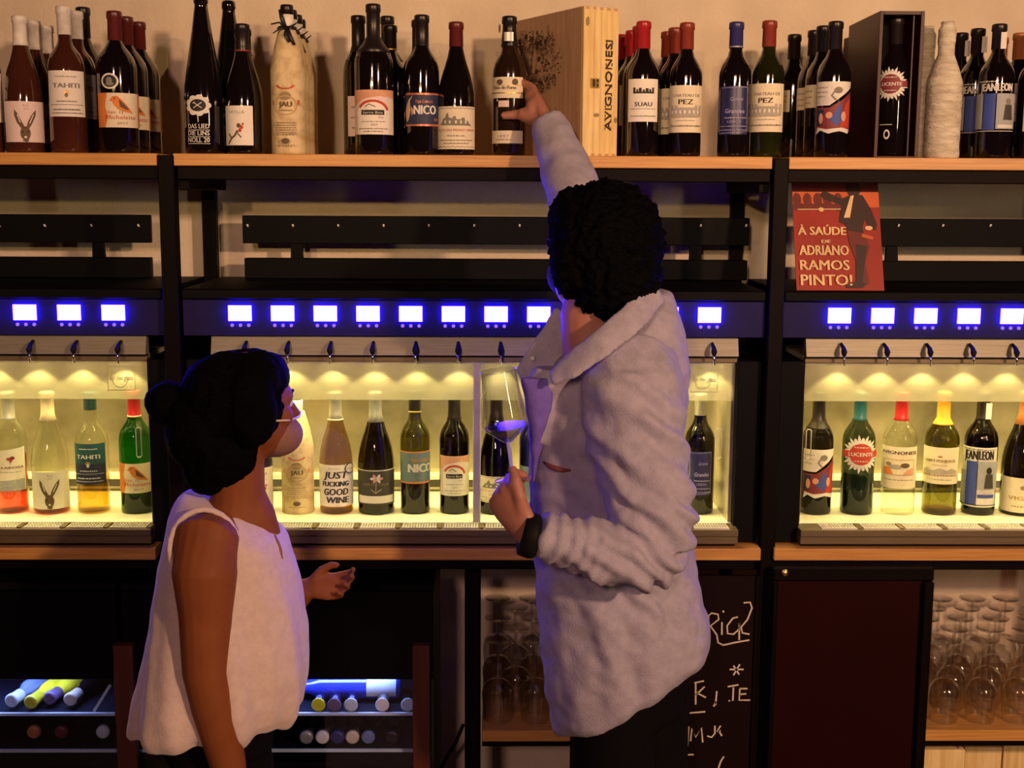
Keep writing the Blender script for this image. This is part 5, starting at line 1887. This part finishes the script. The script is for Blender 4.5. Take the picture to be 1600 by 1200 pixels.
# hair: tight curls, short at the nape
hb = MB()
hx = lambda px, py, dy=0: U(px, py, YM+.02+dy)
k = PXM(hc)
hb.ball(hx(948, 382, -.01), (V((90*k, 0, 0)), V((0, .128, 0)), V((0, 0, 100*k))))
hb.ball(hx(957, 430, -.035), (V((76*k, 0, 0)), V((0, .105, 0)), V((0, 0, 74*k))))
hb.ball(hx(985, 370, -.01), (V((50*k, 0, 0)), V((0, .10, 0)), V((0, 0, 72*k))))
hb.ball(hx(905, 345, .02), (V((47*k, 0, 0)), V((0, .09, 0)), V((0, 0, 55*k))))
hb.ball(hx(935, 462, -.02), (V((46*k, 0, 0)), V((0, .072, 0)), V((0, 0, 46*k))))
hb.ball(hx(890, 412, -.045), (V((28*k, 0, 0)), V((0, .06, 0)), V((0, 0, 54*k))))
solid('hair', hb, M_HAIR, man, .0045, 2, frizz(.009, 60, 1, .007, 150))
# ---- shirt
sh = MB()


def ring(y, x0, x1, Y, dy, tilt=0.0, lean=0.0):
    a, b = U(x0, y, Y), U(x1, y, Y)
    c = (a+b)/2
    h = (b.x-a.x)/2
    return (c, V((h, lean*h, -tilt*h)), V((0, dy, 0)))


YT = 2.535
sh.rings([ring(1074, 866, 1103, YT, .15, -.60), ring(1058, 860, 1108, YT, .165, -.58), ring(1020, 851, 1110, YT, .17, -.42), ring(975, 844, 1108, YT, .172, -.15), ring(930, 838, 1100, YT, .165), ring(870, 832, 1086, YT, .155), ring(800, 828, 1074, YT, .15), ring(730, 826, 1070, YT, .15), ring(670, 830, 1070, YT, .155), ring(620, 845, 1074, YT, .16), ring(570, 868, 1078, YT, .15), ring(525, 905, 1074, YT+.01, .13, .1), ring(485, 960, 1064, YT+.015, .10, .1), ring(455, 1000, 1050, YT+.02, .06)], 36)
# far shoulder lifted by the raised arm, and the raised sleeve
sh.tube([U(985, 590, 2.60), U(950, 510, 2.62), U(915, 370, 2.735), U(884, 262, 2.88), U(857, 192, 2.962)], [.11, .090, .066, .056, .0415], 20)
# near sleeve
sh.tube([U(985, 560, 2.45), U(985, 612, 2.395), U(1000, 720, 2.355), U(1022, 815, 2.325), U(1030, 868, 2.312)], [.085, .098, .092, .082, .064], 22, hint=(0, 1, 0))
sh.tube([U(1036, 862, 2.31), U(1000, 872, 2.295), U(940, 862, 2.285), U(880, 842, 2.276), U(842, 836, 2.272)], [.052, .062, .058, .050, .044], 20)
sh.ball(U(1030, 876, 2.312), (V((.048, 0, 0)), V((0, .05, 0)), V((0, 0, .052))))
# open front panels: near placket and the far one pushed forward
sh.rings([(U(848, 690, 2.47), V((.030, 0, 0)), V((0, .03, 0))), (U(850, 620, 2.46), V((.040, 0, 0)), V((0, .03, 0))), (U(872, 575, 2.45), V((.05, 0, 0)), V((0, .04, 0)))], 14)


def folds(co, nn):
    d = noise.noise(V((co.x*9, co.y*9, co.z*14)))*.007
    d += noise.noise(V((co.x*26+co.z*14, co.y*22, co.z*30-co.x*12)))*.0042
    # sleeve creases gather at the elbow and the cuff
    e = math.exp(-((co-elL).length/.16)**2)
    d += e*.008*sin((co.z*.8+co.x*.7)*150+3*noise.noise(co*14))
    g = math.exp(-((co-seg(elL, wrL, .75)).length/.085)**2)
    d += g*.005*sin((co.x*1.0-co.z*.35)*230+3*noise.noise(co*16))
    a = math.exp(-((co-U(1010, 690, 2.30)).length/.13)**2)
    d += a*.008*sin((co.z*1.0+co.x*.55)*95+3*noise.noise(co*10))
    h = math.exp(-((co-U(1050, 960, 2.4)).length/.22)**2)
    d += h*.006*sin(co.x*70+co.z*12+2*noise.noise(co*8))
    return co+nn*d


shirt = solid('shirt', sh, M_SHIRT, man, .006, 5, folds)


def on(o, px, py, lift=0.0):
    """the point of garment o that the photo shows at (px, py)"""
    d = (U(px, py, 3)-EYE).normalized()
    ok, p, n, i = o.ray_cast(EYE, d)
    return (p if ok else U(px, py, 2.4))-d*lift
# collar: a folded band round the neck, open at the throat
cl_ = MB()
pts = [U(862, 592, 2.385), U(892, 572, 2.365), U(938, 538, 2.350), U(985, 500, 2.370), U(1022, 458, 2.44), U(1015, 440, 2.54), U(965, 462, 2.61), U(905, 490, 2.615)]
rs = []
for i, p in enumerate(pts):
    d = (pts[min(i+1, len(pts)-1)]-pts[max(i-1, 0)]).normalized()
    out = V((p.x-nb.x, p.y-nb.y, 0))
    out = (out-d*out.dot(d)).normalized()
    up_ = d.cross(out)
    rs.append((p, (out*.6-up_*.8 if up_.z > 0 else out*.6+up_*.8).normalized()*(.030 if 0 < i < 7 else .018), (out*.8+(up_ if up_.z > 0 else -up_)*.6).normalized()*.009))
cl_.rings(rs, 14)
solid('collar', cl_, M_SHIRT, man, .005, 3, frizz(.003, 30, 4))
# far front panel of the open shirt
fp = MB()
fv = [[U(868, 478, 2.60), U(905, 500, 2.62)], [U(845, 515, 2.585), U(900, 545, 2.60)], [U(818, 555, 2.565), U(890, 590, 2.57)], [U(803, 578, 2.555), U(880, 620, 2.55)], [U(818, 598, 2.545), U(868, 660, 2.53)], [U(828, 650, 2.53), U(862, 720, 2.51)], [U(824, 730, 2.52), U(858, 780, 2.50)], [U(828, 800, 2.51), U(858, 820, 2.49)]]
rs = []
for a, b in fv:
    c = (a+b)/2
    rs.append((c, (b-a)/2, V((.004, .012, 0))))
fp.rings(rs, 14)
solid('front_panel', fp, M_SHIRT, man, .005, 3, frizz(.004, 26, 6))
ib = MB()  # added panel; the screens' violet light is put into its colour
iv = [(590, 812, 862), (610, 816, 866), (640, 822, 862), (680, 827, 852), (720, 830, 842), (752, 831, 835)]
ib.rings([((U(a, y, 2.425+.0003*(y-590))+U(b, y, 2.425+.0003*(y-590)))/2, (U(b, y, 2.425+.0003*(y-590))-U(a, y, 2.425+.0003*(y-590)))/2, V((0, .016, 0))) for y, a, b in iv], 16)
solid('violet_lit_panel', ib, mat('screen_light_violet', (.17, .11, .50), (.14, .09, .42), rough=.9, scale=50), man, .004, 3, frizz(.002, 40, 8))
tsh = MB().rings([ring(600, 838, 900, 2.50, .05), ring(660, 832, 880, 2.49, .05), ring(740, 830, 870, 2.49, .04)], 14)
btn = MB().tube([U(832, 560, 2.552), U(832, 560, 2.546)], [.0055, .005], 12)
obj('button', btn, M_CREAM, man)
pk = MB()
pv = [on(shirt, x, y, .0) for x, y in ((849, 722), (858, 728), (868, 732), (880, 735), (892, 735))]
pk.tube(pv, [.002, .005, .006, .005, .002], 8)
obj('pocket_slit', pk, mat('pocket_lining', (.20, .05, .05), rough=.9), man)
wb = MB()
wd = (wrL-elL).normalized()
wb.tube([wrL-wd*.014, wrL-wd*.004, wrL+wd*.014], [.041, .0425, .039], 20)
obj('wrist_band', wb, M_BLACK, man)
hipL, hipR = U(960, 1075, 2.485), U(1010, 1060, 2.60)
aL, aR = V((hipL.x+.02, 2.485, .07)), V((hipR.x+.06, 2.62, .07))


def hips(mb):
    mb.rings([(U(975, 960, YT), V((.11, 0, 0)), V((0, .11, 0))), (U(985, 1040, YT), V((.118, 0, 0)), V((0, .115, 0))), (U(985, 1110, YT), V((.108, 0, 0)), V((0, .115, 0)))], 20)


leg_pair('trousers', [hipL, hipR], [seg(hipL, aL, .5), seg(hipR, aR, .5)], [aL, aR], M_TROUS, man, (.088, .068, .055), hips)
for a in (aL, aR): shoe(man, a, (-.8, .5, 0))

# ---------------------------------------------------------------- his glass
gt = thing('wine_glass', 'tall wine glass with a little wine, held up by the stem in the left hand', 'glass', stem_grip)
rimc = U(778, 579, 2.302)
ax = (rimc-stem_grip).normalized()
gt.rotation_mode = 'QUATERNION'
gt.rotation_quaternion = V((0, 0, 1)).rotation_difference(ax)
k = PXM(stem_grip)
hb_ = (rimc-stem_grip).length
zb_ = hb_-115*k                       # bottom of the bowl above the grip
R_ = 36*k
pf = [(.0036, zb_), (.010, zb_+.003), (.024, zb_+.015), (R_*.97, zb_+.030), (R_, zb_+.036), (R_*.93, zb_+.060), (R_*.82, zb_+.095), (27.5*k, hb_)]
obj('bowl', MB().lathe(pf, 36, cap=False), M_WGLASS, gt)
obj('rim', MB().tube([(27.5*k*cos(2*pi*i/36), 27.5*k*sin(2*pi*i/36), hb_) for i in range(37)], .0008, 6), M_WGLASS, gt)
obj('stem', MB().lathe([(.0045, -.018), (.0036, -.010), (.0032, zb_*.5), (.0036, zb_)], 12, cap=False), thin_glass('glass_stem', (.95, .95, .93), base=.30, edge=.95, power=1.5, diffuse=.35), gt)
obj('foot', MB().lathe([(.0045, -.018), (.010, -.0205), (.033, -.0235), (.0345, -.0245), (.033, -.025)], 32), M_WGLASS, gt)
M_WINE = thin_glass('pale_wine', (.80, .78, .95), rough=.12, base=.10, edge=.5)
obj('wine', MB().lathe([(.002, zb_+.002), (.009, zb_+.004), (.023, zb_+.0158), (R_*.94, zb_+.029), (R_*.95, zb_+.032)], 32), M_WINE, gt)

# ---------------------------------------------------------------- the woman
wom = thing('person', 'person with dark hair in a bun and a white sleeveless top, watching beside the counter', 'person', (0, 0, 0))
YP = 2.52
c = U(392, 632, YP)
bw = MB()
Fw, Uw, Sw = head(bw, c, (.74, .67, -.06), (.02, 0, 1), .94)
bw.tube([c-Uw*.03-Fw*.03, U(374, 715, YP), U(372, 775, YP), U(372, 830, YP+.01)], [.052, .050, .054, .08], 16)
bw.tube([U(380, 770, YP), U(395, 808, YP), U(404, 850, YP+.01)], [.042, .046, .05], 16)
bw.rings([(U(358, y, YP+.03), V((r, 0, 0)), V((0, r*1.15, 0))) for y, r in ((820, .085), (900, .09), (1000, .09), (1090, .10))], 16)
s_, e_, w_r = U(322, 868, 2.405), U(322, 1050, 2.385), U(366, 1235, 2.40)
bw.tube([U(340, 838, 2.48), U(322, 845, 2.42), U(320, 895, 2.40), seg(s_, e_, .5), e_, seg(e_, w_r, .3), seg(e_, w_r, .75), w_r], [.058, .0635, .063, .053, .046, .045, .036, .028], 18, hint=(0, 1, 0))
hand(bw, w_r, (.25, .08, -.96), (.25, .96, .0), False, curls=((18, 22, 14),)*4, s=.88)
s2, e2, w2 = U(375, 868, 2.66), U(395, 1010, 2.72), U(478, 918, 2.70)
bw.tube([U(365, 850, 2.60), s2, e2, seg(e2, w2, .5), w2], [.05, .048, .040, .036, .026], 14)
hand(bw, w2, (1, .10, .02), (.05, -.75, .45), True, curls=((24, 40, 26), (34, 46, 28), (44, 50, 30), (52, 52, 30)), s=.78, spread=.10)
solid('body', bw, M_SKIN2, wom, .0042, 5)
face_bits(wom, c, Fw, Uw, Sw, .94)
mk = MB().ball(c+Fw*.058-Uw*.064, (Sw*.056, Fw*.058, Uw*.046))
obj('face_mask', mk, M_MASKB, wom)
me_ = MB()
for q in (-1, 1): pass
me_.tube([c+Fw*.006-Uw*.022+Sw*.076*-1, c+Fw*.050-Uw*.026-Sw*.060, c+Fw*.096-Uw*.026-Sw*.030, c+Fw*.118-Uw*.022, c+Fw*.096-Uw*.026+Sw*.030, c+Fw*.050-Uw*.026+Sw*.060, c+Fw*.006-Uw*.022+Sw*.076], .0022, 6)
obj('mask_edge', me_, M_FOILC, wom)
hw_ = MB()
k = PXM(c)
hp = lambda px, py, dy=0: U(px, py, YP+dy)
hw_.ball(hp(363, 628), (V((86*k, 0, 0)), V((0, .105, 0)), V((0, 0, 81*k))))
hw_.ball(hp(322, 668), (V((64*k, 0, 0)), V((0, .10, 0)), V((0, 0, 74*k))))
hw_.ball(hp(350, 700, -.01), (V((58*k, 0, 0)), V((0, .088, 0)), V((0, 0, 62*k))))
hw_.ball(hp(392, 640, -.075), (V((40*k, 0, 0)), V((0, .04, 0)), V((0, 0, 60*k))))
hw_.ball(hp(404, 590), (V((48*k, 0, 0)), V((0, .10, 0)), V((0, 0, 43*k))))
hw_.ball(hp(385, 575, .02), (V((50*k, 0, 0)), V((0, .10, 0)), V((0, 0, 30*k))))
hw_.ball(hp(330, 735, 0), (V((44*k, 0, 0)), V((0, .07, 0)), V((0, 0, 38*k))))
hw_.ball(hp(262, 630, -.01), (V((34*k, 0, 0)), V((0, .045, 0)), V((0, 0, 36*k))))
hw_.tube([hp(262, 630, -.01), hp(300, 640)], [.03, .05], 12)
solid('hair', hw_, M_HAIR, wom, .0045, 4, frizz(.004, 30, 2, .002, 120))
# ---- flared sleeveless top
tp = MB()
YQ = 2.535
tr = [(1128, 203, 462, .15, -.10), (1112, 205, 472, .165, -.10), (1080, 212, 480, .17, -.07), (1040, 221, 482, .168, -.05), (990, 231, 480, .16, -.02), (930, 241, 471, .15, 0), (880, 250, 462, .142, 0), (840, 259, 449, .135, 0), (818, 266, 436, .125, .12), (802, 274, 426, .110, .20), (790, 283, 415, .09, .26), (783, 292, 404, .07, .30)]
tp.rings([ring(y, x0, x1, YQ, d, t) for y, x0, x1, d, t in tr], 48)


def drape(co, nn):
    down = max(0, min(1, (U(300, 830, YQ).z-co.z)/.36))
    a = math.atan2(co.y-YQ, co.x-U(350, 950, YQ).x)
    d = down*(.008*sin(a*7+1.5*noise.noise(co*5)+co.z*6)+.0035*sin(a*15+co.z*9))
    d += noise.noise(co*22)*.003
    return co+nn*d


top = solid('sleeveless_top', tp, M_TOP, wom, .0055, 5, drape)
# arm hole: the arm passes through the cloth, edged by a binding
bd_ = MB()
hc_ = V((U(320, 862, 2.405).x, 2.412, U(320, 862, 2.405).z))
pts = []
for i in range(25):
    t = 2*pi*i/24
    pts.append(U(319+54*cos(t), 866+62*sin(t)-8, 2.402+.012*cos(t)+.028*(1-sin(t))*.5))
bd_.tube(pts, .006, 8)
obj('armhole_binding', bd_, M_TOP, wom)
sl = MB().tube([on(top, 429, 836), on(top, 434, 848), on(top, 438, 860), on(top, 441, 873)], [.002, .0035, .0035, .0015], 6)
obj('neck_slit', sl, M_MASKB, wom)
h1, h2 = U(322, 1120, 2.50), U(365, 1115, 2.60)
a1, a2 = V((h1.x, 2.50, .065)), V((h2.x+.03, 2.62, .065))


def hips2(mb):
    mb.rings([(U(335, 1040, YQ), V((.10, 0, 0)), V((0, .09, 0))), (U(340, 1120, YQ), V((.115, 0, 0)), V((0, .105, 0))), (U(340, 1170, YQ), V((.115, 0, 0)), V((0, .11, 0)))], 20)


leg_pair('trousers', [h1, h2], [seg(h1, a1, .5), seg(h2, a2, .5)], [a1, a2], M_TROUS, wom, (.078, .06, .05), hips2)
for a in (a1, a2): shoe(wom, a, (.9, .4, 0))
